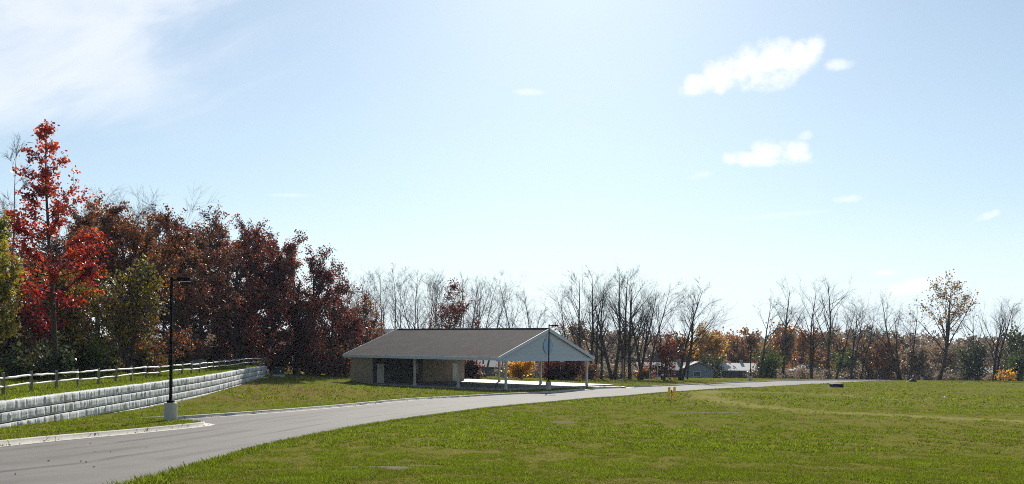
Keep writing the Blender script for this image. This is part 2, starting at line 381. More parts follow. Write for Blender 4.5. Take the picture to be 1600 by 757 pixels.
def brick_mat():
    m, w, out = base_mat('block_wall'); o = objc(w); x, y, z = w.sep(o)
    br = w.new('ShaderNodeTexBrick'); w.put(br.inputs['Vector'], w.comb(w.math('ADD', x, y), z, 0.0))
    br.inputs['Scale'].default_value = 1.0; br.inputs['Brick Width'].default_value = 0.4; br.inputs['Row Height'].default_value = 0.2; br.inputs['Mortar Size'].default_value = 0.009
    br.inputs['Color1'].default_value = (0.28, 0.225, 0.165, 1); br.inputs['Color2'].default_value = (0.34, 0.275, 0.20, 1); br.inputs['Mortar'].default_value = (0.22, 0.18, 0.14, 1)
    n = w.noise(o, 1.0, 4, 0.6)
    pbr(w, out, w.mix(1.0, br.outputs[0], w.ramp(n, [(0.3, 0.88), (0.7, 1.1)]), 'MULTIPLY'), 0.85, bump(w, br.outputs[1], -0.4, 0.01), 0.2); return m
M['brick'] = brick_mat()
M['shaded_brick'] = simple('shaded_block', (0.085, 0.075, 0.068), 0.9, 0.15, 1.5, 0.1)  # darker copy of the block wall: the recess shade put into its colour
def siding_mat():
    m, w, out = base_mat('lap_siding'); o = objc(w); x, y, z = w.sep(o)
    fr = w.math('FRACT', w.math('DIVIDE', z, 0.15))
    c = w.mix(w.smooth(fr, 0.88, 1.0), (0.50, 0.545, 0.56), (0.33, 0.355, 0.37))
    pbr(w, out, c, 0.6, bump(w, fr, -0.5, 0.02), 0.35); return m
M['siding'] = siding_mat()

# ------------------------------------------------------------------ terrain
DY = np.array([-60, -8, 0, 8, 13, 17, 23, 30, 40, 46.7, 70, 103, 161, 205, 215, 260, 400, 800, 4000.])
DD = np.array([1.3, 1.62, 1.68, 1.75, 1.97, 2.30, 2.82, 3.22, 3.60, 3.75, 4.12, 4.56, 5.30, 6.2, 6.6, 8.2, 12.5, 17, 26.])
def _sm(y):
    y = np.asarray(y, float); acc = 0
    wd = np.clip(np.abs(y)*0.06, 0.8, 8)
    for k in (-1, -0.5, 0, 0.5, 1): acc = acc + np.interp(y + k*wd, DY, DD)
    return acc/5
CTRL = np.array([(-21.0, 38, 3.5), (-23, 52, 3.92), (-22.4, 58, 4.0), (-23.1, 66, 4.04), (-24.1, 77, 3.95), (-27.3, 98, 3.85), (-28.3, 112, 3.5), (-24.5, 117, 3.62),
                 (-19.8, 113.5, 4.46), (-1.4, 98.5, 4.56), (9.5, 113, 4.56), (-10, 126, 4.5), (-9, 106, 4.52), (-14.8, 30, 3.2), (-13.7, 57, 3.92), (-2.8, 85, 4.32), (12, 114, 4.70), (38, 158, 5.3), (-18, 48, 3.78),
                 (-17, 70, 4.0), (-16, 90, 4.15), (0, 65, 4.05), (-7, 42, 3.65)])
SG = 13.0
_res = CTRL[:, 2] - _sm(CTRL[:, 1])
_K = np.exp(-((CTRL[:, None, :2]-CTRL[None, :, :2])**2).sum(-1)/(2*SG*SG))
_W = np.linalg.solve(_K + np.eye(len(CTRL))*0.08, _res)
def gz(x, y):
    x = np.asarray(x, float); y = np.asarray(y, float)
    d = _sm(y)
    k = np.exp(-((x[..., None]-CTRL[:, 0])**2 + (y[..., None]-CTRL[:, 1])**2)/(2*SG*SG))
    und = 0.05*np.sin(x*0.31+1.3)*np.sin(y*0.23) + 0.03*np.sin(x*0.11-y*0.17)
    return EYE - (d + k @ _W) + und*np.clip((y-6)/20, 0, 1)*0.6

def catmull(P, step):
    P = np.array(P, float); out = []
    Q = np.vstack([2*P[0]-P[1], P, 2*P[-1]-P[-2]])
    for i in range(1, len(Q)-2):
        n = max(2, int(np.linalg.norm(Q[i+1]-Q[i])/step))
        t = np.linspace(0, 1, n, endpoint=False)[:, None]
        a, b, c, d = Q[i-1], Q[i], Q[i+1], Q[i+2]
        out.append(0.5*((2*b)+(-a+c)*t+(2*a-5*b+4*c-d)*t**2+(-a+3*b-3*c+d)*t**3))
    return np.vstack(out+[P[-1:]])

R_EDGE = catmull([(-3.0, -20), (-4.6, 2), (-5.4, 13.5), (-7.0, 23), (-7.9, 33), (-6.2, 46.7), (0, 65), (12.4, 93), (34, 127), (56, 160), (74, 186), (88, 205), (104, 222), (130, 240)], 2.0)
L_A = catmull([(-13.5, -20), (-15.2, 6), (-16.2, 20), (-16.3, 30.6), (-15.3, 39), (-14.5, 43.2)], 1.5)
L_N = np.array([(-14.3, 44.3), (-14.35, 45.0), (-14.75, 45.6), (-15.5, 46.2), (-16.6, 47.25), (-18.2, 48.2), (-18.7, 48.55), (-18.3, 48.85)])
L_B = catmull([(-17.2, 49.6), (-13.7, 57), (-9.0, 70), (-2.9, 85), (3.9, 97.6), (12.4, 112.5), (22, 129.5), (39, 155.5), (59, 184), (76, 204), (94, 224), (122, 246)], 2.0)
L_EDGE = np.vstack([L_A, L_N, L_B])
ROAD_POLY = np.vstack([L_EDGE, R_EDGE[::-1]])
CENTRE = catmull([(-9, -20), (-10.8, 13), (-12, 31), (-10.2, 48), (-4.6, 68), (8.0, 97), (28.5, 130), (49, 159), (66, 184), (81, 203), (99, 223), (126, 243)], 1.0)

def in_poly(x, y, P):
    x = np.asarray(x); y = np.asarray(y); r = np.zeros(x.shape, bool); n = len(P); j = n-1
    for i in range(n):
        xi, yi = P[i]; xj, yj = P[j]
        if yi != yj:
            c = ((yi > y) != (yj > y)) & (x < (xj-xi)*(y-yi)/(yj-yi)+xi); r ^= c
        j = i
    return r
def dist_poly(x, y, P):
    x = np.asarray(x, float); y = np.asarray(y, float); best = np.full(x.shape, 1e9)
    for a, b in zip(P[:-1], P[1:]):
        d = b-a; L = (d**2).sum()+1e-12
        t = np.clip(((x-a[0])*d[0]+(y-a[1])*d[1])/L, 0, 1)
        best = np.minimum(best, (x-a[0]-t*d[0])**2+(y-a[1]-t*d[1])**2)
    return np.sqrt(best)

# wall line (front foot of the top course), then its buried continuation into the wood
WALL = catmull([(-18.6, 18), (-20.2, 30), (-21.3, 40), (-22.3, 54), (-23.0, 64), (-24.3, 78), (-27.0, 98), (-28.6, 112)], 1.0)
EXT = np.array([(-28.6, 112), (-29.4, 114), (-31, 117.5), (-33.5, 123), (-37, 131), (-42, 142), (-49, 158), (-58, 180)])
TOPZ = EYE - 2.55
def wall_x(y):
    P = np.vstack([WALL, EXT[1:]]); return np.interp(y, P[:, 1], P[:, 0])
def terr_z(x, y):
    t = wall_x(y) - np.asarray(x, float)                 # distance back from the wall line
    rise = 0.02*np.clip(t-1, 0, 8) + 0.055*np.clip(t-9, 0, 25) + 0.03*np.clip(t-34, 0, 60)
    top = TOPZ + rise + 0.04*np.sin(np.asarray(x)*0.5)*np.sin(np.asarray(y)*0.4)*np.clip(t-1, 0, 1)
    low = gz(x, y)
    beyond = np.clip((np.asarray(y, float)-112.3)/2.0, 0, 1)
    k = 1-beyond*(1-np.clip(t/7.0, 0, 1)**1.0)
    k = k*k*(3-2*k)
    return np.where(k >= 1, top, low-0.12 + (top-low+0.12)*k)
def any_z(x, y):
    x = np.asarray(x, float); y = np.asarray(y, float)
    return np.where((x < wall_x(y)), np.maximum(terr_z(x, y), np.where(y > 112, gz(x, y), -99)), gz(x, y))

TRACK = np.array([(27, 97.), (29, 82), (33, 70), (38, 62), (46, 55), (58, 49.0)])
def tracks(px):   # worn vehicle track through the meadow, from picture positions on flat ground
    out = []
    for x, y in px:
        a, b = ray(x, y)
        D = np.linspace(6, 320, 3000); z = EYE + b*D; g = gz(a*D, D)
        i = np.argmax(z < g); out.append((a*D[i], D[i]))
    return np.array(out)
def ground_at(px, py):
    x, y = tracks([(px, py)])[0]; return float(x), float(y), float(gz(x, y))
TRACK = catmull(tracks([(1105, 611), (1100, 618), (1135, 628), (1200, 637), (1300, 645), (1430, 651), (1600, 659), (1700, 664)]), 2.0)
TRACK2 = catmull(tracks([(1105, 613), (1180, 613), (1300, 617), (1400, 625)]), 3.0)
SOILS = [((*tracks([(600, 731)])[0], 0.85, 0.75)), ((*tracks([(510, 737)])[0], 0.6, 0.5)), ((*tracks([(660, 728)])[0], 0.5, 0.5)), ((*tracks([(1190, 698)])[0], 1.5, 0.9)),
         ((*tracks([(880, 660)])[0], 1.0, 1.4)), ((*tracks([(355, 714)])[0], 0.7, 0.16)), ((*tracks([(283, 746)])[0], 0.4, 0.1)), ((*tracks([(1100, 645)])[0], 3.0, 0.6))]
LITT = [((*tracks([(490, 612)])[0], 6.5, 5.0)), ((*tracks([(420, 606)])[0], 5.5, 5.0)), ((*tracks([(420, 622)])[0], 4.0, 5.0))]
def masks(x, y):
    wear = 0.6*np.exp(-(dist_poly(x, y, TRACK)/1.7)**2) + 0.45*np.exp(-(dist_poly(x, y, TRACK2)/2.0)**2)
    soil = np.zeros_like(x)
    for cx, cy, a, b in SOILS:
        q = ((x-cx)/a)**2 + ((y-cy)/b)**2
        soil = np.maximum(soil, np.exp(-q*0.9)*(1.0 if b < 0.76 else 0.62))
    rd = dist_poly(x, y, R_EDGE); soil = np.maximum(soil, 0.36*np.exp(-(rd/0.35)**2))
    lit = np.zeros_like(x)
    for cx, cy, a, b in LITT: lit = np.maximum(lit, np.exp(-(((x-cx)/a)**2 + ((y-cy)/b)**2)))
    return np.clip(wear, 0, 1), soil, lit

def put_attr(me, name, arr):
    a = me.attributes.new(name, 'FLOAT', 'POINT'); a.data.foreach_set('value', np.ascontiguousarray(arr, np.float32))

def build_ground():
    pts = []
    r = 4.0
    k = 0
    while r < 4500:
        fr = 0.026 if r < 130 else (0.05 if r < 400 else 0.25)
        n = int((math.radians(170))/fr)
        th = np.linspace(-math.radians(85), math.radians(85), n) + (0.5*fr if k % 2 else 0)
        pts.append(np.c_[np.sin(th)*r, np.cos(th)*r]); r *= 1+fr; k += 1
    pts.append(np.array([(x, y) for x in (-40, -20, -8, 8, 25, 50) for y in (-30, -12)]))
    # soil patches get extra points so that their shape holds
    for cx, cy, a, b in SOILS:
        pts.append(np.c_[cx+RNG.normal(0, a, 260), cy+RNG.normal(0, b*1.2+0.05, 260)])
    G = np.vstack(pts)
    keep = dist_poly(G[:, 0], G[:, 1], np.vstack([ROAD_POLY, ROAD_POLY[:1]])) > 0.12
    G = G[keep]
    n0 = len(ROAD_POLY)
    V = [Vector(p) for p in np.vstack([ROAD_POLY, G])]
    E = [(i, (i+1) % n0) for i in range(n0)]
    vo, _, fo, _, _, _ = delaunay_2d_cdt(V, E, [], 0, 1e-4)
    v = np.array([(p.x, p.y) for p in vo]); f = np.array([q for q in fo if len(q) == 3])
    cen = v[f].mean(1)
    ins = in_poly(cen[:, 0], cen[:, 1], ROAD_POLY)
    z = gz(v[:, 0], v[:, 1])
    for which, nm in ((~ins, 'meadow_ground'), (ins, 'road')):
        ff = f[which]; used = np.unique(ff); re = -np.ones(len(v), int); re[used] = np.arange(len(used))
        vv = np.c_[v[used], z[used]]; ff = re[ff]
        # upward normals
        a, b, c = vv[ff[:, 0]], vv[ff[:, 1]], vv[ff[:, 2]]
        flip = np.cross(b-a, c-a)[:, 2] < 0
        ff[flip] = ff[flip][:, ::-1]
        if nm == 'road':
            # refine with the along/across coordinate stored per vertex
            vv[:, 2] -= 0.10
            d2 = ((vv[:, None, 0]-CENTRE[None, :, 0])**2 + (vv[:, None, 1]-CENTRE[None, :, 1])**2)
            i = d2.argmin(1); tan = np.gradient(CENTRE, axis=0); tan /= np.linalg.norm(tan, axis=1)[:, None]
            rel = vv[:, :2]-CENTRE[i]; t = rel[:, 0]*tan[i, 1]-rel[:, 1]*tan[i, 0]
            me = mesh_np(nm, vv, [ff], True)
            at_ = me.attributes.new('st', 'FLOAT_VECTOR', 'POINT')
            at_.data.foreach_set('vector', np.c_[i*1.0 + (rel*tan[i]).sum(1), 4.5+t, np.zeros(len(t))].astype(np.float32).ravel())
            setp(link_mesh(nm, me, M['asphalt']), kind='structure')
        else:
            # turned-down edge along the asphalt
            me = mesh_np(nm, vv, [ff], True)
            wear, soil, lit = masks(vv[:, 0], vv[:, 1])
            put_attr(me, 'wear', wear); put_attr(me, 'soil', soil); put_attr(me, 'litter', lit)
            setp(link_mesh(nm, me, M['ground']), kind='structure')
    # verge: earth edge between the meadow and the lower asphalt
    P = R_EDGE; zz = gz(P[:, 0], P[:, 1]); n = len(P)
    V = np.vstack([np.c_[P, zz], np.c_[P, zz-0.3]]); i = np.arange(n-1)
    setp(link_mesh('road_verge', mesh_np('road_verge', V, [np.c_[i, i+1, i+1+n, i+n]]), M['ground']), kind='structure')
build_ground()

def build_terrace():
    ys = np.concatenate([np.arange(14, 112, 0.8), np.arange(112, 118, 0.5), np.arange(118, 182, 2.5)])
    ts = np.concatenate([np.arange(0, 8, 0.5), np.arange(8, 30, 1.5), np.arange(30, 131, 5)])
    Y, T = np.meshgrid(ys, ts, indexing='ij')
    X = wall_x(Y) - 0.35*(Y < 112.3) - T; Z = terr_z(X, Y)
    n, m = Y.shape; V = np.c_[X.ravel(), Y.ravel(), Z.ravel()]
    i, j = np.meshgrid(np.arange(n-1), np.arange(m-1), indexing='ij'); a = (i*m+j).ravel()
    me = mesh_np('terrace_ground', V, [np.c_[a, a+m, a+m+1, a+1][:, ::-1]], True)
    t = T.ravel()
    put_attr(me, 'wear', 0.6*np.exp(-(t/0.9)**2)); put_attr(me, 'soil', 0.46*np.exp(-((t)/0.35)**2))
    put_attr(me, 'litter', np.clip((t-14)/6, 0, 1)*0.95 + 0.5*np.exp(-(t/0.7)**2))
    setp(link_mesh('terrace_ground', me, M['ground']), kind='structure')
build_terrace()

# kerb with its gutter pan along the left edge of the road
def build_kerb(P, name):
    tan = np.gradient(P, axis=0); tan /= np.linalg.norm(tan, axis=1)[:, None]
    nrm = np.c_[-tan[:, 1], tan[:, 0]]                      # to the left: away from the asphalt
    g = gz(P[:, 0], P[:, 1]); zr = g-0.10
    prof = [(-0.46, 0.006), (-0.03, 0.004), (0.0, 0.12), (0.03, 0.15), (0.15, 0.155), (0.17, 0.13), (0.17, -0.2)]
    n = len(P); V = []
    for off, h in prof: V.append(np.c_[P + nrm*off, zr+h])
    V = np.vstack(V); i = np.arange(n-1); Fq = []
    for k in range(len(prof)-1): Fq.append(np.c_[k*n+i, k*n+i+1, (k+1)*n+i+1, (k+1)*n+i])
    caps = [np.array([[k*n for k in range(len(prof))]]), np.array([[k*n+n-1 for k in range(len(prof))][::-1]])]
    me = mesh_np(name, V, [np.vstack(Fq)]+caps)
    bm = bmesh.new(); bm.from_mesh(me); bmesh.ops.recalc_face_normals(bm, faces=bm.faces); bm.to_mesh(me); bm.free()
    setp(link_mesh(name, me, M['kerbj']), kind='structure')
def kerb_mat():
    m, w, out = base_mat('kerb_joints'); p = pos(w); n = w.noise(p, 1.6, 5, 0.6); n2 = w.noise(p, 22, 3, 0.6)
    c = w.ramp(w.math('ADD', w.math('MULTIPLY', n, 0.6), w.math('MULTIPLY', n2, 0.4)), [(0.3, (0.26, 0.24, 0.21)), (0.7, (0.46, 0.43, 0.38))])
    y = w.sep(p)[1]; fr = w.math('ABSOLUTE', w.math('SUBTRACT', w.math('FRACT', w.math('DIVIDE', y, 2.7)), 0.5))
    c = w.mix(w.smooth(fr, 0.012, 0.004), c, (0.07, 0.06, 0.055))
    pbr(w, out, c, 0.85, bump(w, n2, 0.2, 0.01), 0.25); return m
M['kerbj'] = kerb_mat()
i_end = int(np.argmin(np.abs(L_B[:, 1]-106.0)))
i_re = int(np.argmin(np.abs(L_B[:, 1]-122.0)))
build_kerb(np.vstack([L_A, L_N, L_B[:i_end]]), 'kerb')
build_kerb(L_B[i_re:], 'kerb')

# ------------------------------------------------------------------ retaining wall
def build_wall():
    root = empty('retaining_wall', (float(WALL[0, 0]), float(WALL[0, 1]), TOPZ-1.84))
    setp(root, 'long grey retaining wall of rough split face blocks below the rail fence', 'retaining wall')
    L = np.concatenate([[0], np.cumsum(np.linalg.norm(np.diff(WALL, axis=0), axis=1))])
    def wp(s):
        x = np.interp(s, L, WALL[:, 0]); y = np.interp(s, L, WALL[:, 1])
        e = 0.6
        tx = np.interp(min(s+e, L[-1]), L, WALL[:, 0])-np.interp(max(s-e, 0), L, WALL[:, 0]); ty = np.interp(min(s+e, L[-1]), L, WALL[:, 1])-np.interp(max(s-e, 0), L, WALL[:, 1])
        h = math.hypot(tx, ty); return np.array((x, y)), np.array((tx/h, ty/h))
    rng = np.random.default_rng(5)
    CH = 0.455
    off0 = np.array((float(WALL[0, 0]), float(WALL[0, 1]), TOPZ-1.84))
    for c in range(4):
        V = []; Fq = []; nv = 0
        s = rng.uniform(0, 0.6); end = L[-1] + (0.0, 1.6, 1.9, 2.0)[c]
        zt = TOPZ + 0.03 - c*0.46
        while s < end-0.3:
            w_ = rng.choice([0.7, 0.95, 0.95, 0.95, 1.05, 1.3]); s1 = min(s+w_, end)
            p0, t0 = wp(min(s, L[-1])); p1, t1 = wp(min(s1, L[-1]))
            p0 = p0 + t0*max(0, s-L[-1]); p1 = p1 + t1*max(0, s1-L[-1])
            nr = np.array((t0[1], -t0[0]))                   # towards the road
            setb = 0.05*c + rng.uniform(-0.015, 0.015)
            uu = np.array([0, .03, .18, .34, .5, .66, .82, .97, 1.]); ww = np.array([0, .06, .35, .65, .94, 1.0]); nu, nw = len(uu), len(ww)
            U, W_ = np.meshgrid(uu, ww, indexing='ij')
            edge = np.minimum((np.minimum(U, 1-U)*40).clip(0, 1)*0.55+0.45, (np.minimum(W_, 1-W_)*30).clip(0, 1))
            dep = edge*0.04 + edge*(rng.normal(0, 0.016, (nu, 1)) + rng.normal(0, 0.007, U.shape))
            base = p0[None, None, :] + (p1-p0)[None, None, :]*(0.005+0.99*U)[..., None] + nr[None, None, :]*(setb+dep)[..., None]
            zz = zt - CH + CH*(0.05+0.92*W_)
            front = np.concatenate([base, zz[..., None]], -1).reshape(-1, 3)
            back = front.copy(); back[:, :2] -= nr*0.55 + nr*0; 
            # back ring: only the outline
            idx = np.arange(nu*nw).reshape(nu, nw)
            q = np.stack([idx[:-1, :-1], idx[1:, :-1], idx[1:, 1:], idx[:-1, 1:]], -1).reshape(-1, 4)
            ring = np.concatenate([idx[:, 0], idx[-1, 1:], idx[-2::-1, -1], idx[0, -2:0:-1]])
            bk = front[ring].copy(); bk[:, :2] = bk[:, :2] - nr*0.6
            V.append(front); V.append(bk)
            m = len(ring); r2 = nu*nw+np.arange(m)
            side = np.stack([ring, r2, np.roll(r2, -1), np.roll(ring, -1)], -1)
            Fq.append(q+nv); Fq.append(side+nv); nv += nu*nw+m
            s = s1
        V = np.vstack(V) - off0
        link_mesh('block_course', mesh_np('block_course', V, [np.vstack(Fq)]), M['block'], root)
build_wall()

# ------------------------------------------------------------------ split-rail fence
def build_fence():
    P = catmull([(-23.2, 30), (-23.6, 40), (-24.1, 47.5), (-24.9, 60), (-26.2, 78), (-28.6, 98), (-29.9, 108.5), (-30.2, 111.2), (-29.1, 111.9)], 0.5)
    L = np.concatenate([[0], np.cumsum(np.linalg.norm(np.diff(P, axis=0), axis=1))])
    root = empty('rail_fence', (-24, 47, TOPZ)); setp(root, 'two rail split wood fence with pale rails and dark posts above the block wall', 'fence')
    rng = np.random.default_rng(9)
    ss = np.append(np.arange(0, L[-1]-1.6, 3.05), [L[-1]-1.1, L[-1]]); pts = []
    for s in ss:
        x, y = np.interp(s, L, P[:, 0]), np.interp(s, L, P[:, 1]); z = float(terr_z(x, y)); pts.append((x, y, z))
    o = np.array((-24, 47, TOPZ))
    for x, y, z in pts:
        a = np.array((x, y, z-0.2))-o; tilt = rng.normal(0, 0.045, 2); h = 1.0+rng.uniform(-0.04, 0.08)
        b = a+np.array((tilt[0]*h, tilt[1]*h, h+0.2))
        MB().box((0, 0, 0), (0.13, 0.12, h+0.2), rng.uniform(-.3, .3), 0.015, M=Matrix.Translation((a+b)/2) @ Vector(b-a).to_track_quat('Z', 'Y').to_matrix().to_4x4()).build('post', M['post'], root)
    for (a, b) in zip(pts[:-1], pts[1:]):
        for hh in (0.42, 0.82):
            a_ = np.array(a)+(0, 0, hh+rng.uniform(-.03, .03))-o; b_ = np.array(b)+(0, 0, hh+rng.uniform(-.05, .05))-o
            k = 6; t = np.linspace(0, 1, k)[:, None]
            line = a_*(1-t)+b_*t + np.c_[rng.normal(0, .006, (k, 2)), rng.normal(0, .008, k)]
            V, Fq = tubes(line[None], np.array([[0.040, 0.050, 0.053, 0.052, 0.049, 0.040]])*rng.uniform(0.85, 1.15), 5, rng)
            link_mesh('rail', mesh_np('rail', V, Fq), M['rail'], root)

def tubes(Pts, R, n, rng=None):
    """Pts (B,K,3) polylines, R (B,K) radii -> vertices and quads of n-sided tubes sharing rings"""
    B, K, _ = Pts.shape
    d = np.gradient(Pts, axis=1); d /= np.linalg.norm(d, axis=2, keepdims=True)+1e-9
    mean = Pts[:, -1]-Pts[:, 0]; mean /= np.linalg.norm(mean, axis=1, keepdims=True)+1e-9
    ref = np.where(np.abs(mean[:, 2:3]) < 0.8, np.array([[0, 0, 1.0]]), np.array([[1.0, 0, 0]]))[:, None, :]
    a = np.cross(d, np.broadcast_to(ref, d.shape)); a /= np.linalg.norm(a, axis=2, keepdims=True)+1e-9
    b = np.cross(d, a)
    th = np.arange(n)*2*np.pi/n
    ring = Pts[:, :, None, :] + R[:, :, None, None]*(np.cos(th)[None, None, :, None]*a[:, :, None, :]+np.sin(th)[None, None, :, None]*b[:, :, None, :])
    V = ring.reshape(-1, 3)
    idx = np.arange(B*K*n).reshape(B, K, n)
    q = np.stack([idx[:, :-1, :], np.roll(idx, -1, 2)[:, :-1, :], np.roll(idx, -1, 2)[:, 1:, :], idx[:, 1:, :]], -1).reshape(-1, 4)
    Fq = [q]
    if n >= 5: Fq += [idx[:, 0, ::-1].reshape(-1, n), idx[:, -1, :].reshape(-1, n)]
    return V, Fq
build_fence()

# ------------------------------------------------------------------ picnic pavilion
def build_pavilion():
    Npt = np.array(at(778, 563, 98.5)); Lpt = np.array(at(537, 557, 113.0))
    l = Lpt[:2]-Npt[:2]; LEN = float(np.linalg.norm(l)); l /= LEN
    g = np.array((-l[1], l[0])); g = -g if g[1] < 0 else g
    # gable width: where the ridge end shows at (860,517) and the far eave at (927,562.5)
    a, _ = ray(927, 562.5); WID = float(-(Npt[0]-a*Npt[1])/(g[0]-a*g[1]))
    FL = EYE-4.42; EH = float(Npt[2])-FL               # eave height over the floor
    print('pavilion LEN', LEN, 'WID', WID, 'EH', EH)
    root = empty('picnic_pavilion', (float(Npt[0]), float(Npt[1]), FL), math.atan2(-l[1], -l[0]) + math.pi)
    # local frame: +x along the front eave away from the near corner, y = depth
    sgn = 1.0 if (math.cos(root.rotation_euler.z+math.pi/2)*g[0]+math.sin(root.rotation_euler.z+math.pi/2)*g[1]) > 0 else -1.0
    setp(root, 'low open sided picnic pavilion with brown shingle roof and pale siding gable', 'pavilion')
    def y(v): return v*sgn
    RISE = 46.5/F*(Npt[1]+g[1]*WID/2); mid = WID/2
    OH = 0.7
    th = 0.16
    def P(a_, b_, c_): return (a_, y(b_), c_)
    # roof: two slabs meeting at the ridge
    r = MB()
    r.poly([P(-0.02, -0.05, EH+0.12), P(LEN, -0.05, EH+0.12), P(LEN, mid, EH+RISE), P(-0.02, mid, EH+RISE)], (0, 0, th))
    r.poly([P(-0.02, WID+0.05, EH+0.12), P(LEN, WID+0.05, EH+0.12), P(LEN, mid+0.002, EH+RISE-0.001), P(-0.02, mid+0.002, EH+RISE-0.001)], (0, 0, th))
    r.build('roof', M['shingle'], root)
    rc = MB(); rc.box(P(LEN/2, mid, EH+RISE+th+0.03), (LEN-0.1, 0.32, 0.07), 0, 0.02); rc.build('ridge_cap', M['shingle'], root)
    MB().box(P(LEN/2-0.01, -0.085, EH+0.115), (LEN+0.1, 0.06, 0.33)).build('fascia', M['trim'], root)
    MB().box(P(LEN/2-0.01, WID+0.085, EH+0.115), (LEN+0.1, 0.06, 0.33)).build('fascia', M['trim'], root)
    sof = MB(); sof.box(P(LEN/2+0.15, mid, EH-0.01), (LEN-0.4, WID-0.02, 0.05)); sof.build('ceiling_panel', M['soffit'], root)
    # gable end (near): siding triangle, rake boards, bottom board, centre band, round emblem
    for gx, s in ((0.18, -1), (LEN-0.18, 1)):
        gm = MB(); gm.poly([P(gx, 0.3, EH+0.10), P(gx, WID-0.3, EH+0.10), P(gx, mid, EH+RISE-0.03)], (0.12*-s, 0, 0)); gw = gm.build('gable_wall', M['siding'], root)
        rk = MB()
        for b0, b1 in ((-0.05, mid), (WID+0.05, mid)):
            rk.poly([P(gx+s*0.30, b0, EH-0.04), P(gx+s*0.30, b0, EH+0.30), P(gx+s*0.30, b1, EH+RISE+0.19), P(gx+s*0.30, b1, EH+RISE-0.19)], (-s*0.06, 0, 0))
        rk.build('rake_board', M['trim'], root)
        MB().box(P(gx+s*0.02, mid, EH+0.02), (0.14, WID-0.06, 0.34)).build('bottom_board', M['trim'], root)
        if s < 0:
            MB().box(P(gx-0.015, mid, EH+0.19+(RISE-0.5)/2), (0.05, 0.5, RISE-0.5)).build('centre_band', M['trim'], root)
            em = MB(); em.cyl(P(gx-0.10, mid, EH+RISE*0.46), P(gx-0.02, mid, EH+RISE*0.46), 0.82, 0.82, 40); eo = em.build('emblem', M['emblem'], root)
            rim = MB()
            for k in range(40):
                a0, a1 = 2*math.pi*k/40, 2*math.pi*(k+1)/40
                rim.cyl(P(gx-0.105, mid+0.82*math.cos(a0), EH+RISE*0.46+0.82*math.sin(a0)), P(gx-0.105, mid+0.82*math.cos(a1), EH+RISE*0.46+0.82*math.sin(a1)), 0.03, 0.03, 5)
            rim.build('emblem_rim', M['trim'], eo)
    # floor slab: under the roof, further back as a sunlit patio
    MB().box(P(LEN/2-0.25, (WID+4.4)/2+0.10, -0.2), (LEN-0.1, WID+4.4-0.4, 0.4), 0, 0.02).build('concrete_floor', M['slab'], root)
    # brick block at the far end, its long face looking towards the near gable
    BX0 = 19.1; BX1 = LEN-0.7
    z0 = 0.0
    bw = MB()
    W0, RD, T0, T1 = 0.45, 0.9, 0.65, 9.0                            # a shaded recess in the long face
    bw.box(P((BX0+RD+BX1)/2, (W0+WID-1.0)/2, EH/2-0.02), (BX1-BX0-RD, WID-1.0-W0, EH-0.03))
    bw.box(P(BX0+RD/2-0.002, (W0+T0)/2, EH/2-0.02), (RD, T0-W0, EH-0.036))
    bw.box(P(BX0+RD/2-0.002, (T1+WID-1.0)/2, EH/2-0.02), (RD, WID-1.0-T1, EH-0.036)); bw.build('brick_wall', M['brick'], root)
    MB().box(P(BX0+RD-0.02, (T0+T1)/2, EH/2-0.02), (0.05, T1-T0-0.02, EH-0.05)).build('recess_wall', M['shaded_brick'], root)  # back of the recess, its shade deepened by the darker colour
    def on_face(px, inset=0.0):       # depth along the long face for a picture column
        a, _ = ray(px, 580); q = Npt[:2]+l*(BX0+inset); return float((a*q[1]-q[0])/(g[0]-a*g[1]))
    for x0, x1 in ((590, 598.5), (668, 674.5), (707, 714.5)):
        ins = RD-0.05 if x0 < 670 else 0.0
        b0, b1 = on_face(x0, ins), on_face(x1, ins); wd = min(max(b1-b0, 0.95), 1.3); c0 = (b0+b1)/2; BX = BX0+ins
        fr = MB(); fr.box(P(BX-0.03, c0, 1.13), (0.08, wd+0.16, 2.26)); f_ = fr.build('door_frame', M['trim'], root)
        dd = MB(); dd.box(P(BX-0.075, c0, 1.09), (0.05, wd, 2.12), 0, 0.008); d_ = dd.build('door', M['door'], root)
        MB().cyl(P(BX-0.16, c0+wd*0.4, 1.0), P(BX-0.09, c0+wd*0.4, 1.0), 0.035, 0.035, 8).build('handle', M['steel'], d_)
    b0, b1 = on_face(648.5, RD-0.05), on_face(660, RD-0.05); c0 = (b0+b1)/2; wd = b1-b0
    nb = MB(); nb.box(P(BX0+RD-0.095, c0, 1.72), (0.09, wd, 1.50), 0, 0.01); nb.build('serving_shutter', M['trim'], root)
    MB().box(P(BX0+RD-0.10, c0+wd*0.5+0.55, 1.75), (0.06, 0.8, 1.5), 0, 0.01).build('notice_board', M['house_dark'], root)
    b0, b1 = on_face(652, RD), on_face(657, RD)
    MB().box(P(BX0+RD-0.11, (b0+b1)/2, EH-0.36), (0.12, b1-b0, 0.28), 0, 0.02).build('wall_light', M['lens'], root)
    # columns: front row, back row
    def col(a_, b_):
        c = MB(); c.box(P(a_, b_, EH/2-0.02), (0.22, 0.22, EH-0.03), 0, 0.012); c.box(P(a_, b_, 0.13), (0.28, 0.28, 0.26), 0, 0.012); c.box(P(a_, b_, EH-0.16), (0.28, 0.28, 0.2), 0, 0.012)
        c.build('column', M['column'], root)
    def along(px, b_):
        a, _ = ray(px, 585); q = Npt[:2]+g*b_; return float((a*q[1]-q[0])/(l[0]-a*l[1]))
    for px in (790.5, 716, 648): col(along(px, 0.75), 0.75)
    for px in (917.0, 845, 780): col(along(px, WID-0.75), WID-0.75)
    return Npt, l, g, LEN, WID, FL
PAV = build_pavilion()

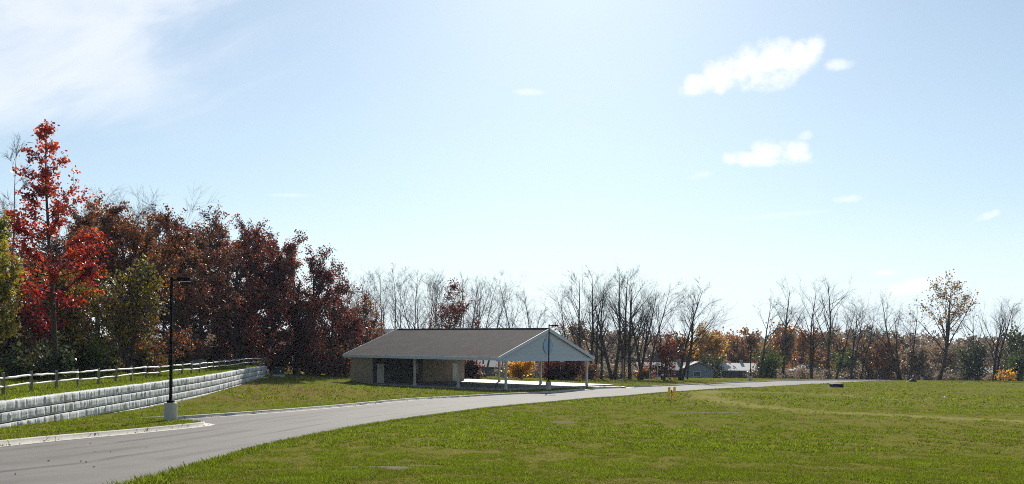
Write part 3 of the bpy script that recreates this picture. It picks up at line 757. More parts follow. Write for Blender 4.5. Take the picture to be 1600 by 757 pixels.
def build_walks():
    Npt, l, g, LEN, WID, FL = PAV
    # concrete walk from the patio to the road
    A = Npt[:2] + g*(WID-2.2) - l*(-0.4); pth = catmull([tuple(Npt[:2]+g*(WID+0.6)+l*1.0), tuple(Npt[:2]+g*(WID-1.0)-l*1.2), (11.5, 114.3), (13.5, 114.2)], 0.6)
    tan = np.gradient(pth, axis=0); tan /= np.linalg.norm(tan, axis=1)[:, None]; nr = np.c_[-tan[:, 1], tan[:, 0]]
    a, b = pth+nr*0.9, pth-nr*0.9; n = len(pth)
    z = np.maximum(np.maximum(gz(a[:, 0], a[:, 1]), gz(b[:, 0], b[:, 1])), gz(pth[:, 0], pth[:, 1]))+0.05
    V = np.vstack([np.c_[a, z], np.c_[b, z], np.c_[a, z-0.3], np.c_[b, z-0.3]]); i = np.arange(n-1)
    Fq = [np.vstack([np.c_[i, i+1, n+i+1, n+i][:, ::-1], np.c_[i, i+1, 2*n+i+1, 2*n+i], np.c_[n+i, n+i+1, 3*n+i+1, 3*n+i]])]
    setp(link_mesh('path', mesh_np('path', V, Fq), M['slab']), kind='structure')
build_walks()

# ------------------------------------------------------------------ street lamps
def build_lamp():
    root = empty('street_lamp')
    b = MB(); b.cyl((0, 0, -0.4), (0, 0, 0.84), 0.31, 0.31, 28); b.cyl((0, 0, 0.84), (0, 0, 0.87), 0.31, 0.28, 28); b.build('concrete_base', M['concrete'], root, False)
    p = MB(); p.box((0, 0, 0.93), (0.30, 0.30, 0.12), 0, 0.02); p.build('base_cover', M['black'], root)
    q = MB(); q.box((0, 0, 3.92), (0.125, 0.125, 6.1), 0, 0.01); q.build('pole', M['black'], root)
    a = MB(); a.box((0.20, 0, 6.84), (0.34, 0.07, 0.10), 0, 0.01); a.build('arm', M['black'], root)
    h = MB(); h.box((0.62, 0, 6.86), (0.66, 0.36, 0.17), 0, 0.03); hd = h.build('lamp_head', M['black'], root)
    MB().box((0.64, 0, 6.765), (0.5, 0.28, 0.02)).build('lens', M['lens'], hd)
    return root
def copy_tree(o, parent=None):
    c = o.copy(); COL.objects.link(c)
    if parent is not None: c.parent = parent
    for ch in list(o.children): copy_tree(ch, c)
    return c
lamp0 = build_lamp()
LAMPS = [(267, 46.7, 0.0, 'tall black lamp post on round concrete base on the kerb island near the block wall'),
         (857, 102.3, 0.05, 'black lamp post standing in front of the pavilion gable'),
         (1172.5, 160, 0.05, 'black lamp post beside the far stretch of road near the low white roofed house'),
         (1440.5, 222, 0.0, 'small distant black lamp post below the orange leaved tall tree')]
kids0 = list(lamp0.children)
for i, (px, D, rz, lab) in enumerate(LAMPS):
    o = lamp0 if i == 0 else copy_tree(lamp0)
    x = ray(px, 600)[0]*D; z = float(gz(x, D))
    o.location = (x, D, z + (0.0 if i != 1 else 0.0)); o.rotation_euler = (0, 0, rz)
    setp(o, lab, 'street lamp', 'street lamps along the road')

# ------------------------------------------------------------------ small objects
def bollard(px, py, lab, h=1.05):
    x, y, z = ground_at(px, py)
    r = empty('bollard', (x, y, z)); setp(r, lab, 'bollard', 'yellow bollards in the meadow')
    b = MB(); b.cyl((0, 0, -0.3), (0, 0, h), 0.105, 0.105, 18); b.build('pipe', M['yellow'], r)
    c = MB(); c.cyl((0, 0, h), (0, 0, h+0.05), 0.105, 0.09, 18); c.cyl((0, 0, h+0.05), (0, 0, h+0.09), 0.09, 0.04, 18); c.build('cap', M['paper'], r)
bollard(1045.5, 626.5, 'yellow bollard with pale cap beside the road, the left one of the pair')
bollard(1053.7, 625.8, 'yellow bollard with pale cap beside the road, the right one of the pair')
x, y, z = ground_at(1049.3, 625.8)
r = empty('valve_post', (x, y, z)); setp(r, 'thin grey valve post with red top between the two yellow bollards', 'valve post')
b = MB(); b.cyl((0, 0, -.2), (0, 0, 0.62), 0.03, 0.03, 10); b.build('pipe', M['steel'], r)
b = MB(); b.cyl((0, 0, 0.60), (0, 0, 0.80), 0.06, 0.06, 12); b.cyl((0, 0, .8), (0, 0, .86), 0.06, 0.03, 12); b.box((0, 0, .7), (.2, .05, .05)); b.build('valve_head', M['redpaint'], r)

# green utility box at the end of the wall
x, y = at(435, 588, 111)[:2]; z = float(gz(x, y))
r = empty('utility_box', (x, y, z), 0.25); setp(r, 'dark green utility box on the lawn at the end of the block wall', 'utility box')
MB().box((0, 0, 0.05), (1.35, 1.2, 0.3), 0, 0.02).build('pad', M['concrete'], r)
b = MB(); b.box((0, 0, 0.56), (1.15, 1.0, 0.74), 0, 0.03); b.build('cabinet', M['utility'], r)
b = MB(); b.box((0, -0.03, 0.97), (1.2, 1.1, 0.1), 0, 0.03); b.build('lid', M['utility'], r)
b = MB(); b.box((0.22, -0.512, 0.6), (0.14, 0.02, 0.22)); b.build('warning_label', M['paper'], r)

# boulder by the forest edge
def boulder(px, D, rad, lab):
    x = ray(px, 560)[0]*D; z = float(any_z(x, D))
    bm = bmesh.new(); bmesh.ops.create_icosphere(bm, subdivisions=3, radius=rad)
    rg = random.Random(4)
    ph = [rg.uniform(0, 6) for _ in range(6)]
    for v in bm.verts:
        c = v.co; k = 1+0.14*math.sin(c.x*4/rad*0.6+ph[0])*math.sin(c.y*3/rad*.6+ph[1])+0.09*math.sin(c.z*6/rad*.6+ph[2]+c.x*3/rad)
        v.co = Vector((c.x*k*1.35, c.y*k, c.z*k*0.75))
    me = bpy.data.meshes.new('boulder'); bm.to_mesh(me); bm.free()
    o = link_mesh('boulder', me, M['boulder'], None, (x, D, z+rad*0.3)); setp(o, lab, 'boulder')
boulder(310, 99, 0.75, 'grey rounded boulder on the grass at the dark forest edge')

# storm-drain hoods in the meadow
def drain(px, py, wd, ht, lab, dome=False):
    x, y, z = ground_at(px, py)
    r = empty('storm_drain', (x, y, z)); setp(r, lab, 'storm drain')
    b = MB()
    if dome:
        for k in range(5): b.cyl((0, 0, -0.1+ht*k/5), (0, 0, ht*(k+1)/5), wd/2*math.cos(k*0.28), wd/2*math.cos((k+1)*0.28), 20)
    else:
        b.box((0, 0, ht/2-0.05), (wd, wd*0.7, ht+0.1), 0.1, 0.04)
        for k in range(5): b.box((-wd*0.36+k*wd*0.18, -wd*0.36, ht*0.45), (wd*0.05, 0.03, ht*0.5), 0.1)
    b.build('hood', M['iron'], r)
    c = MB(); c.cyl((0, 0, -0.2), (0, 0, 0.035), wd*0.72, wd*0.72, 24); c.build('collar', M['iron'], r)
drain(1307, 605.5, 1.5, 0.46, 'black flat topped storm drain in the meadow near the road')
drain(1426, 597, 1.7, 0.60, 'black domed storm drain at the far edge of the meadow', True)
x, y, z = ground_at(1474.5, 623); bm = bmesh.new(); bmesh.ops.create_grid(bm, x_segments=5, y_segments=5, size=0.16)
rg = random.Random(3)
for v in bm.verts: v.co.z = rg.uniform(0.0, 0.14)
me = bpy.data.meshes.new('paper_scrap'); bm.to_mesh(me); bm.free()
setp(link_mesh('paper_scrap', me, M['paper'], None, (x, y, z+0.05)), 'small crumpled white paper scrap lying on the far meadow', 'paper scrap')

# tall thin posts on the lawn right of the pavilion
for i, (px, py, D, h, sign, lab) in enumerate([
        (973.3, 604, 118, 3.3, False, 'plain thin grey post nearest to the pavilion on the lawn beyond the road'),
        (987.7, 604.3, 118, 2.5, True, 'thin grey post with a small pale sign plate on the lawn beyond the road'),
        (1015, 602.3, 124, 2.1, False, 'short thin grey post between the pale sign and the maroon tree'),
        (1027, 601.5, 127, 3.0, True, 'tall pale post with sign plate in front of the maroon tree')]):
    x = ray(px, py)[0]*D; z = float(gz(x, D)); r = empty('sign_post', (x, D, z))
    setp(r, lab, 'sign post')
    MB().cyl((0, 0, -0.3), (0, 0, h), 0.045, 0.045, 8).build('post', M['steel'], r)
    if sign: MB().box((0, -0.06, h-0.25), (0.32, 0.02, 0.45), 0, 0.005).build('sign_plate', M['roof_pale'], r)
    else: MB().cyl((0, 0, h), (0, 0, h+0.05), 0.055, 0.02, 8).build('cap', M['steel'], r)

# ------------------------------------------------------------------ houses beyond the meadow
def house(px, pyb, D, wd, dp, hw, rr, rz, wall, roof, lab, wins=2, chim=False, gable_front=False):
    x = ray(px, pyb)[0]*D; zb = EYE+ray(px, pyb)[1]*D
    r = empty('house', (x, D, zb), rz); setp(r, lab, 'house')
    MB().box((0, 0, hw/2-1.5), (wd, dp, hw+3)).build('wall', M[wall], r)
    o = 0.45
    f = MB()
    if gable_front:
        g_ = MB(); g_.poly([(-wd/2, -dp/2+0.004, hw), (wd/2, -dp/2+0.004, hw), (0, -dp/2+0.004, hw+rr-0.05)], (0, dp-0.008, 0)); g_.build('gable', M[wall], r)
        f.poly([(-wd/2-o, -dp/2-o, hw-0.15), (0, -dp/2-o, hw+rr), (0, -dp/2-o, hw+rr+0.2), (-wd/2-o, -dp/2-o, hw+0.05)], (0, dp+2*o, 0))
        f.poly([(wd/2+o, -dp/2-o, hw-0.15), (0.004, -dp/2-o, hw+rr), (0.004, -dp/2-o, hw+rr+0.2), (wd/2+o, -dp/2-o, hw+0.05)], (0, dp+2*o, 0))
    else:
        g_ = MB(); g_.poly([(-wd/2+0.004, -dp/2, hw), (-wd/2+0.004, dp/2, hw), (-wd/2+0.004, 0, hw+rr-0.05)], (wd-0.008, 0, 0)); g_.build('gable', M[wall], r)
        f.poly([(-wd/2-o, -dp/2-o, hw-0.15), (-wd/2-o, 0, hw+rr), (-wd/2-o, 0, hw+rr+0.2), (-wd/2-o, -dp/2-o, hw+0.05)], (wd+2*o, 0, 0))
        f.poly([(-wd/2-o, dp/2+o, hw-0.15), (-wd/2-o, 0.004, hw+rr), (-wd/2-o, 0.004, hw+rr+0.2), (-wd/2-o, dp/2+o, hw+0.05)], (wd+2*o, 0, 0))
    rf = f.build('roof', M[roof], r)
    if chim: MB().box((wd*0.2, 0.3, hw+rr+0.2), (0.7, 0.6, 1.3)).build('chimney', M['house_tan'], rf)
    for k in range(wins):
        cx = -wd/2+wd*(k+0.5)/wins + (0.4 if k % 2 else -0.3)
        w_ = MB(); w_.box((cx, -dp/2-0.02, hw*0.62), (1.5, 0.1, 1.2)); wn = w_.build('window', M['trim'], r)
        MB().box((cx, -dp/2-0.075, hw*0.62), (1.28, 0.03, 0.98)).build('pane', M['glass'], wn)
    if wins > 1: MB().box((wd*0.08, -dp/2-0.03, 1.05), (0.95, 0.08, 2.1)).build('door', M['house_dark'], r)
house(752, 594, 195, 11, 8, 2.7, 1.6, -0.1, 'house_grey', 'roof_grey', 'grey ranch house seen under the pavilion roof between its columns', 3)
house(1042, 597, 210, 13, 8, 2.6, 1.5, 0.05, 'house_grey', 'roof_grey', 'blue grey house with low roof behind the maroon leaved tree', 3, True)
house(1087, 596, 206, 6.2, 8, 2.7, 1.35, -0.05, 'house_grey', 'roof_grey', 'small grey house with its gable end facing the road', 1, False, True)
house(1143, 594, 225, 11, 9, 2.3, 1.5, -0.2, 'house_dark', 'roof_pale', 'dark walled low house with whitish roof left of the far lamp post', 2, True)
house(1188, 594, 250, 6, 7, 2.6, 1.5, 0.1, 'house_white', 'roof_pale', 'small white house half hidden by dark shrubs right of the far lamp post', 1)
house(1262, 596, 270, 9, 8, 2.8, 1.9, 0.0, 'house_grey', 'roof_grey', 'grey gable house seen between leaning bare trunks', 1, False, True)
house(1512, 598, 265, 13, 8, 2.6, 1.4, 0.1, 'house_grey', 'roof_pale', 'pale grey house behind the dark green tree at the right', 2)
house(603, 588, 215, 6.5, 5, 9.2, 1.2, 0.2, 'house_grey', 'roof_grey', 'tall narrow grey house block rising behind the left end of the pavilion roof', 1)

# ------------------------------------------------------------------ trees
def norm(a): return a/(np.linalg.norm(a, axis=-1, keepdims=True)+1e-9)
def grow(starts, dirs, lens, r0, K, rng, wander, up, taper=0.35):
    B = len(starts); P = np.zeros((B, K, 3)); P[:, 0] = starts; d = norm(dirs.copy())
    for k in range(1, K):
        d = norm(d + rng.normal(0, wander, (B, 3)) + np.array([0, 0, up]))
        P[:, k] = P[:, k-1] + d*(lens/(K-1))[:, None]
    t = np.linspace(0, 1, K)[None, :]
    R = r0[:, None]*(1-(1-taper)*t)
    return P, R
def sprout(P, R, n, rng, t0, t1, ang, ang_sd, spread=None, even=False):
    """n children per parent: start, direction, parent length, parent radius there, t"""
    B, K, _ = P.shape
    if even: t = (np.linspace(t0, t1, n)[None, :] + rng.normal(0, 0.5*(t1-t0)/n, (B, n))).clip(t0*0.9, min(1, t1)*0.995)
    else: t = rng.uniform(t0, t1, (B, n)).clip(0, 0.995)
    f = t*(K-1); i = f.astype(int).clip(0, K-2); u = (f-i)[..., None]
    b = np.arange(B)[:, None]
    p = P[b, i]*(1-u)+P[b, i+1]*u; d = norm(P[b, i+1]-P[b, i]); r = R[b, i]*(1-u[..., 0])+R[b, i+1]*u[..., 0]
    v = norm(np.cross(d, rng.normal(0, 1, (B, n, 3))))
    a = np.radians(rng.normal(ang, ang_sd, (B, n)))[..., None]
    nd = d*np.cos(a)+v*np.sin(a)
    plen = np.linalg.norm(np.diff(P, axis=1), axis=2).sum(1)
    return p.reshape(-1, 3), nd.reshape(-1, 3), np.repeat(plen, n), r.reshape(-1), t.reshape(-1)
def leaves(pts, size, rng, flat=0.35):
    n = len(pts); s = size*rng.uniform(0.55, 1.35, n)[:, None]
    nrm = norm(rng.normal(0, 1, (n, 3)) + np.array([0, 0, flat])); a = norm(np.cross(nrm, rng.normal(0, 1, (n, 3)))); b = np.cross(nrm, a)
    bend = nrm*s*rng.uniform(-0.25, 0.25, (n, 1))
    V = np.stack([pts-a*s*0.5, pts-b*s*0.36+bend, pts+a*s*0.5, pts+b*s*0.36+bend], 1).reshape(-1, 3)
    return V, np.arange(n*4).reshape(n, 4)

def tree(name, base, H, lab, cat, group=None, seed=1, form='oak', width=None, leaf=None, nleaf=0, lsize=0.3, bark='bark', lean=(0, 0), stems=1, r0=None,
         clear=0.25, lower=None, top_bare=0.0, twig=1.0, spreadbase=0.3, holes=0.28):
    """one tree: trunk (stem and limbs), twigs, crown (leaves)"""
    rng = np.random.default_rng(seed); width = width or H*0.5; r0 = r0 or H*0.016
    root = empty(name, base); setp(root, lab, cat, group)
    S0 = np.zeros((stems, 3)); S0[:, 2] = -0.3
    if stems > 1:
        S0[:, :2] = rng.normal(0, spreadbase, (stems, 2))
    D0 = np.tile(np.array([[lean[0], lean[1], 1.0]]), (stems, 1)); D0[:, :2] += rng.normal(0, 0.05 if stems == 1 else 0.20, (stems, 2))
    L0 = H*0.97*np.ones(stems)*(1 if stems == 1 else rng.uniform(0.72, 1.0, stems))
    if stems > 1: L0[0] = H*0.97
    big, med, small = [], [], []
    if form == 'oak':
        P, R = grow(S0, D0, L0*0.74, np.full(stems, r0), 9, rng, 0.07, 0.03, 0.25); big.append((P, R))
        p, d, pl, r, t = sprout(P, R, 17, rng, clear, 1.0, 58, 14, even=True)
        env = np.sqrt(np.clip(1-((t-0.55)/0.68)**2, 0.15, 1))
        P1, R1 = grow(p, d, width*0.52*env*rng.uniform(0.75, 1.2, len(t)), r*0.55, 6, rng, 0.15, 0.13); med.append((P1, R1))
        p, d, pl, r, t = sprout(P1, R1, 8, rng, 0.2, 1.0, 48, 15)
        P2, R2 = grow(p, d, np.clip(pl*0.42, 0.5, 3.0)*rng.uniform(0.6, 1.2, len(t)), r*0.6, 5, rng, 0.2, 0.08); small.append((P2, R2))
        p, d, pl, r, t = sprout(P2, R2, int(4*twig), rng, 0.2, 1.0, 45, 18)
        P3, R3 = grow(p, d, np.clip(pl*0.6, 0.3, 1.3), np.maximum(r*0.55, 0.006), 3, rng, 0.2, 0.05); small.append((P3, R3))
        tips = [P2[:, 2:].reshape(-1, 3), P3.reshape(-1, 3), P1[:, 4:].reshape(-1, 3)]
    elif form == 'cone':
        P, R = grow(S0, D0, L0, np.full(stems, r0), 12, rng, 0.025, 0.02, 0.10); big.append((P, R))
        p, d, pl, r, t = sprout(P, R, 40, rng, clear, 0.985, 72, 9, even=True)
        env = np.clip((1-t)/(1-clear), 0.02, 1)**0.85*np.clip((t-clear)/0.12+0.6, 0, 1)
        P1, R1 = grow(p, d, width*0.78*env*rng.uniform(0.5, 1.2, len(t))+0.15, r*0.42, 6, rng, 0.10, 0.07); med.append((P1, R1))
        p, d, pl, r, t = sprout(P1, R1, 6, rng, 0.2, 1.0, 45, 14)
        P2, R2 = grow(p, d, np.clip(pl*0.36, 0.25, 1.6), r*0.6, 4, rng, 0.2, 0.05); small.append((P2, R2))
        tips = [P2.reshape(-1, 3), P1[:, 2:].reshape(-1, 3)]
    elif form == 'vase':      # bare cottonwood: upright forking limbs and fine twigs
        P, R = grow(S0, D0, L0, np.full(stems, r0), 12, rng, 0.04, 0.012, 0.10); big.append((P, R))
        p, d, pl, r, t = sprout(P, R, 12, rng, clear, 0.96, 35, 8, even=True)
        env = (0.58*np.clip(1.2-t, 0.15, 1))*min(1.5, width/(0.38*H))
        P1, R1 = grow(p, d, pl*env*rng.uniform(0.6, 1.15, len(t)), r*0.55, 8, rng, 0.05, 0.030, 0.15); med.append((P1, R1))
        p, d, pl, r, t = sprout(P1, R1, 7, rng, 0.2, 1.0, 32, 9)
        P2, R2 = grow(p, d, np.clip(pl*0.46, 0.8, 3.8)*rng.uniform(0.6, 1.2, len(t)), np.maximum(r*0.52, 0.015), 5, rng, 0.06, 0.035); small.append((P2, R2))
        p, d, pl, r, t = sprout(P2, R2, int(5*twig), rng, 0.12, 1.0, 32, 10)
        P3, R3 = grow(p, d, np.clip(pl*0.55, 0.5, 1.9)*rng.uniform(0.7, 1.2, len(t)), np.maximum(r*0.5, 0.010), 3, rng, 0.07, 0.03, 0.5); small.append((P3, R3))
        tips = [P3.reshape(-1, 3), P2[:, 2:].reshape(-1, 3)]
    else:                      # 'bush': many stems from the ground, round crown
        P, R = grow(S0, D0, L0*0.55, np.full(stems, r0), 5, rng, 0.10, 0.0, 0.4); big.append((P, R))
        p, d, pl, r, t = sprout(P, R, 14, rng, 0.05, 1.0, 55, 18)
        P1, R1 = grow(p, d, width*0.45*rng.uniform(0.6, 1.15, len(t)), r*0.5, 5, rng, 0.18, 0.10); med.append((P1, R1))
        p, d, pl, r, t = sprout(P1, R1, 7, rng, 0.2, 1.0, 50, 18)
        P2, R2 = grow(p, d, np.clip(pl*0.4, 0.2, 2.0), np.maximum(r*0.55, 0.008), 4, rng, 0.2, 0.05); small.append((P2, R2))
        tips = [P2.reshape(-1, 3), P1[:, 2:].reshape(-1, 3)]
    tips = [np.array(q_, copy=True) for q_ in tips]
    zmax = max(float(np.percentile(q_[0][..., 2], 99.7)) if q_ is small[-1] else float(q_[0][..., 2].max()) for q_ in big+small)
    kz = H/max(zmax, 1e-3)
    for q_ in big+med+small: q_[0][..., 2] *= kz
    groups = [(big, 8), (med, 5)]
    Vs, Fs, off = [], {}, 0
    for lst, ns in groups:
        for P_, R_ in lst:
            V, Fq = tubes(P_, R_, ns)
            for f in Fq: Fs.setdefault(f.shape[1], []).append(f+off)
            Vs.append(V); off += len(V)
    tk = link_mesh('trunk', mesh_np('trunk', np.vstack(Vs), [np.vstack(v) for v in Fs.values()], True), M[bark], root)
    V, Fq = [], []; off = 0
    for P_, R_ in small:
        v, f = tubes(P_, R_, 3); V.append(v); Fq.append(f[0]+off); off += len(v)
    Vt = np.vstack(V); Ft = np.vstack(Fq)
    if not leaf:
        link_mesh('crown', mesh_np('crown', Vt, [Ft], True), M[bark], root); return root
    T = np.vstack(tips)*np.array((1, 1, kz))
    if lower: T = T[T[:, 2] > lower]
    if form == 'cone':
        pw = np.clip(1.04-T[:, 2]/H, 0.03, 1)**0.9; i = rng.choice(len(T), nleaf, p=pw/pw.sum())
    else: i = rng.integers(0, len(T), nleaf)
    q = T[i] + rng.normal(0, lsize*0.75, (nleaf, 3))
    # thin some clumps out so that sky shows through
    hole = np.sin(q[:, 0]*1.7+seed)*np.sin(q[:, 1]*1.5+seed*2.1)*np.sin(q[:, 2]*1.6+seed*0.7)
    q = q[(hole < holes) | (rng.random(nleaf) < 0.35)]
    Vl, f = leaves(q, lsize, rng)
    me = mesh_np('crown', np.vstack([Vt, Vl]), [Ft, f+len(Vt)])
    me.polygons.foreach_set('material_index', np.r_[np.zeros(len(Ft), np.int32), np.ones(len(f), np.int32)].astype(np.int32))
    link_mesh('crown', me, [M[bark], M[leaf]], root)
    return root

def base_at(px, D, py=None):
    x = ray(px, py or 585)[0]*D; return (x, D, float(any_z(x, D)))
def T(name, px, D, top, lab, cat='tree', **kw):
    b = base_at(px, D); H = EYE + ray(px, top)[1]*D - b[2]
    if 'wpx' in kw: kw['width'] = kw.pop('wpx')/F*D
    return tree(name, b, H, lab, cat, **kw)

# the dark wood at the left
T('maple_tree', 88, 60, 198, 'tall slender maple with crimson to orange leaves at the forest edge', form='cone', seed=3, wpx=125, leaf='leaf_red', nleaf=10500, lsize=0.20, clear=0.30, r0=0.20, lean=(-0.085, 0), holes=0.02)
T('understory_maple', 40, 63, 448, 'low crimson leaved maple behind the first fence panels', form='oak', seed=41, wpx=100, leaf='leaf_crimson', nleaf=2600, lsize=0.2, r0=0.09, clear=0.45, lower=2.2)
T('elm_tree', -8, 52, 342, 'yellow green leafy tree cut by the left edge of the view', form='oak', seed=5, wpx=92, leaf='leaf_elm', holes=0.15, nleaf=7980, lsize=0.20, clear=0.3, r0=0.18)
T('bare_tree', 10, 74, 205, 'thin leafless tree left of the crimson maple', form='vase', seed=6, wpx=60, bark='bark_grey', clear=0.5, r0=0.11)
T('young_elm', 140, 68, 420, 'young yellow green tree just right of the maple trunk', form='oak', seed=8, wpx=115, leaf='leaf_yellowgreen', holes=0.15, nleaf=5700, lsize=0.20, stems=2, r0=0.10, clear=0.3)
T('young_elm', 60, 68, 425, 'young yellow green tree in the shade left of the maple trunk', form='oak', seed=81, wpx=90, leaf='leaf_yellowgreen', holes=0.15, nleaf=4560, lsize=0.20, stems=2, r0=0.10, clear=0.3)
T('oak_tree', 199, 79, 318, 'big russet oak with thick forked dark trunk behind the fence', form='oak', seed=9, wpx=190, leaf='leaf_russet', holes=0.22, nleaf=32062, lsize=0.19, clear=0.28, r0=0.52)
T('young_elm', 207, 73, 395, 'golden green young tree in front of the big russet oak', form='oak', seed=10, wpx=72, leaf='leaf_yellowgreen', holes=0.15, nleaf=4370, lsize=0.20, stems=3, r0=0.09, clear=0.35)
T('oak_tree', 150, 90, 316, 'russet brown oak between the crimson maple and the big oak', form='oak', seed=12, wpx=130, leaf='leaf_russet', holes=0.22, nleaf=26718, lsize=0.20, clear=0.2, r0=0.3)
T('oak_tree', 262, 94, 330, 'brown oak right behind the nearest lamp post', form='oak', seed=13, wpx=140, leaf='leaf_brown', holes=0.22, nleaf=30281, lsize=0.20, clear=0.15, r0=0.32)
T('oak_tree', 318, 105, 336, 'reddish brown oak above the grey boulder', form='oak', seed=14, wpx=150, leaf='leaf_brown', holes=0.22, nleaf=33843, lsize=0.20, clear=0.12, r0=0.34)
T('oak_tree', 370, 114, 333, 'tall maroon brown oak with rounded top near the end of the fence', form='oak', seed=15, wpx=130, leaf='leaf_maroon', holes=0.22, nleaf=32062, lsize=0.20, clear=0.1, r0=0.34)
T('oak_tree', 425, 125, 372, 'maroon oak with ragged top above the end of the block wall', form='oak', seed=16, wpx=110, leaf='leaf_maroon', holes=0.22, nleaf=26718, lsize=0.22, clear=0.1, r0=0.32)
T('oak_tree', 462, 118, 376, 'broad dark maroon oak at the right end of the wood', form='oak', seed=17, wpx=150, leaf='leaf_maroon', holes=0.22, nleaf=35625, lsize=0.22, clear=0.06, r0=0.36)
T('oak_tree', 490, 121, 386, 'dark maroon oak with rounded crown nearest the lawn hump', form='oak', seed=172, wpx=95, leaf='leaf_maroon', holes=0.2, nleaf=11000, lsize=0.24, clear=0.06, r0=0.26)
T('oak_tree', 538, 130, 468, 'low maroon oak between the wood and the russet oak by the roof', form='oak', seed=173, wpx=70, leaf='leaf_maroon', holes=0.2, nleaf=6000, lsize=0.26, clear=0.05, r0=0.16)
T('oak_tree', 514, 124, 420, 'smaller maroon oak leaning out of the right end of the wood', form='oak', seed=171, wpx=75, leaf='leaf_maroon', holes=0.1, nleaf=12187, lsize=0.20, clear=0.08, r0=0.2)
T('oak_tree', 345, 126, 352, 'dark oak in the depth of the wood behind the reddish oaks', form='oak', seed=18, wpx=170, leaf='leaf_maroon', holes=0.22, nleaf=30281, lsize=0.23, clear=0.05, r0=0.34)
T('oak_tree', 230, 112, 340, 'dark brown oak deep in the wood behind the lamp post', form='oak', seed=19, wpx=170, leaf='leaf_brown', holes=0.22, nleaf=30281, lsize=0.23, clear=0.05, r0=0.34)
T('oak_tree', 110, 108, 345, 'dark brown oak deep in the wood behind the crimson maple', form='oak', seed=20, wpx=170, leaf='leaf_brown', holes=0.22, nleaf=30281, lsize=0.23, clear=0.05, r0=0.34)
T('oak_tree', 30, 100, 375, 'dark oak deep in the wood behind the yellow green edge tree', form='oak', seed=21, wpx=150, leaf='leaf_brown', holes=0.22, nleaf=24937, lsize=0.23, clear=0.05, r0=0.34)
T('oak_tree', 415, 138, 420, 'low dark oak filling the gap behind the end of the fence', form='oak', seed=22, wpx=150, leaf='leaf_maroon', holes=0.22, nleaf=28500, lsize=0.26, clear=0.03, r0=0.3)
T('oak_tree', 565, 140, 452, 'young russet oak beside the left end of the pavilion roof', form='oak', seed=23, wpx=95, leaf='leaf_russet', holes=0.22, nleaf=11400, lsize=0.22, clear=0.15, r0=0.17)
T('oak_tree', 525, 128, 500, 'low reddish oak between the wood and the pavilion', form='oak', seed=24, wpx=80, leaf='leaf_maroon', holes=0.22, nleaf=12825, lsize=0.22, clear=0.05, r0=0.15)
T('oak_tree', 692, 150, 437, 'dark maroon leaved tree rising behind the pavilion ridge', form='oak', seed=25, wpx=85, leaf='leaf_maroon', holes=0.22, nleaf=9262, lsize=0.22, clear=0.25, r0=0.17)
T('bare_tree', 125, 118, 288, 'bare crown showing above the oaks next to the crimson maple', form='vase', seed=26, twig=2.2, wpx=150, bark='bark_grey', clear=0.3, r0=0.2)
T('bare_tree', 205, 118, 300, 'bare crown showing above the big russet oak', form='vase', seed=27, twig=2.2, wpx=150, bark='bark_grey', clear=0.3, r0=0.2)
T('bare_tree', 258, 118, 292, 'bare crown showing above the oaks over the lamp post', form='vase', seed=28, twig=2.2, wpx=150, bark='bark_grey', clear=0.3, r0=0.2)

# shrubs along the forest edge
SHR = [(20, 62, 505, 'underbrush', 'olive green shrub behind the first fence post'), (62, 60, 522, 'leaf_darkgreen', 'dark green shrub left of the maple trunk'),
       (128, 68, 520, 'leaf_green', 'green shrub right of the maple trunk'), (160, 74, 528, 'underbrush', 'olive brown shrub left of the thick oak trunk'),
       (222, 80, 535, 'underbrush', 'olive shrub right of the thick oak trunk'), (112, 72, 488, 'leaf_crimson', 'dim crimson shrub in the shade between maple and thick oak'),
       (252, 94, 528, 'leaf_darkgreen', 'dark shrub behind the nearest lamp post'), (290, 102, 530, 'underbrush', 'dull shrub left of the grey boulder'),
       (335, 114, 535, 'leaf_maroon', 'dark reddish shrub right of the grey boulder'), (385, 123, 530, 'leaf_maroon', 'dark maroon shrub behind the last fence posts'),
       (440, 119, 535, 'leaf_maroon', 'dark maroon shrub behind the utility box'), (490, 119, 520, 'leaf_maroon', 'maroon shrub on the lawn hump left of the pavilion'),
       (515, 120, 535, 'leaf_russet', 'russet shrub beside the maroon shrub left of the pavilion'), (541, 124, 535, 'leaf_russet', 'orange russet shrub touching the left pavilion corner')]
for i, (px, D, top, lf, lab) in enumerate(SHR):
    T('forest_shrub', px, D, top, lab, 'shrub', group='shrubs along the forest edge', form='bush', seed=200+i, wpx=62 if i < 9 else 58, leaf=lf, nleaf=1300, lsize=0.28 if i < 7 else 0.36, stems=4, r0=0.05, spreadbase=0.5)

# bare row behind the pavilion
ORD = ['first', 'second', 'third', 'fourth', 'fifth', 'sixth', 'seventh', 'eighth', 'ninth', 'tenth', 'eleventh', 'twelfth', 'thirteenth', 'fourteenth', 'fifteenth', 'sixteenth', 'seventeenth', 'eighteenth',
       'nineteenth', 'twentieth', 'twenty first', 'twenty second', 'twenty third', 'twenty fourth', 'twenty fifth', 'twenty sixth', 'twenty seventh', 'twenty eighth']
ROW = [(532, 428, 0.02, 1), (548, 420, -0.03, 1), (566, 424, 0.03, 1), (588, 418, 0.0, 2), (606, 430, -0.02, 1), (616, 410, 0.01, 1), (632, 416, 0.03, 1), (650, 432, -0.03, 1),
       (668, 425, 0.07, 2), (690, 430, 0.10, 1), (712, 422, 0.02, 2), (731, 428, 0.12, 1), (748, 440, 0.03, 1), (765, 446, 0.13, 1), (808, 420, -0.01, 1), (832, 446, 0.03, 2),
       (540, 426, 0.01, 1), (577, 427, -0.02, 1), (597, 421, 0.02, 1), (641, 422, -0.01, 1), (659, 419, 0.03, 1), (680, 428, 0.0, 1), (701, 424, 0.05, 1), (722, 430, 0.04, 1), (740, 432, -0.04, 1), (757, 438, 0.06, 1), (788, 452, 0.08, 1)]
ROW.sort()
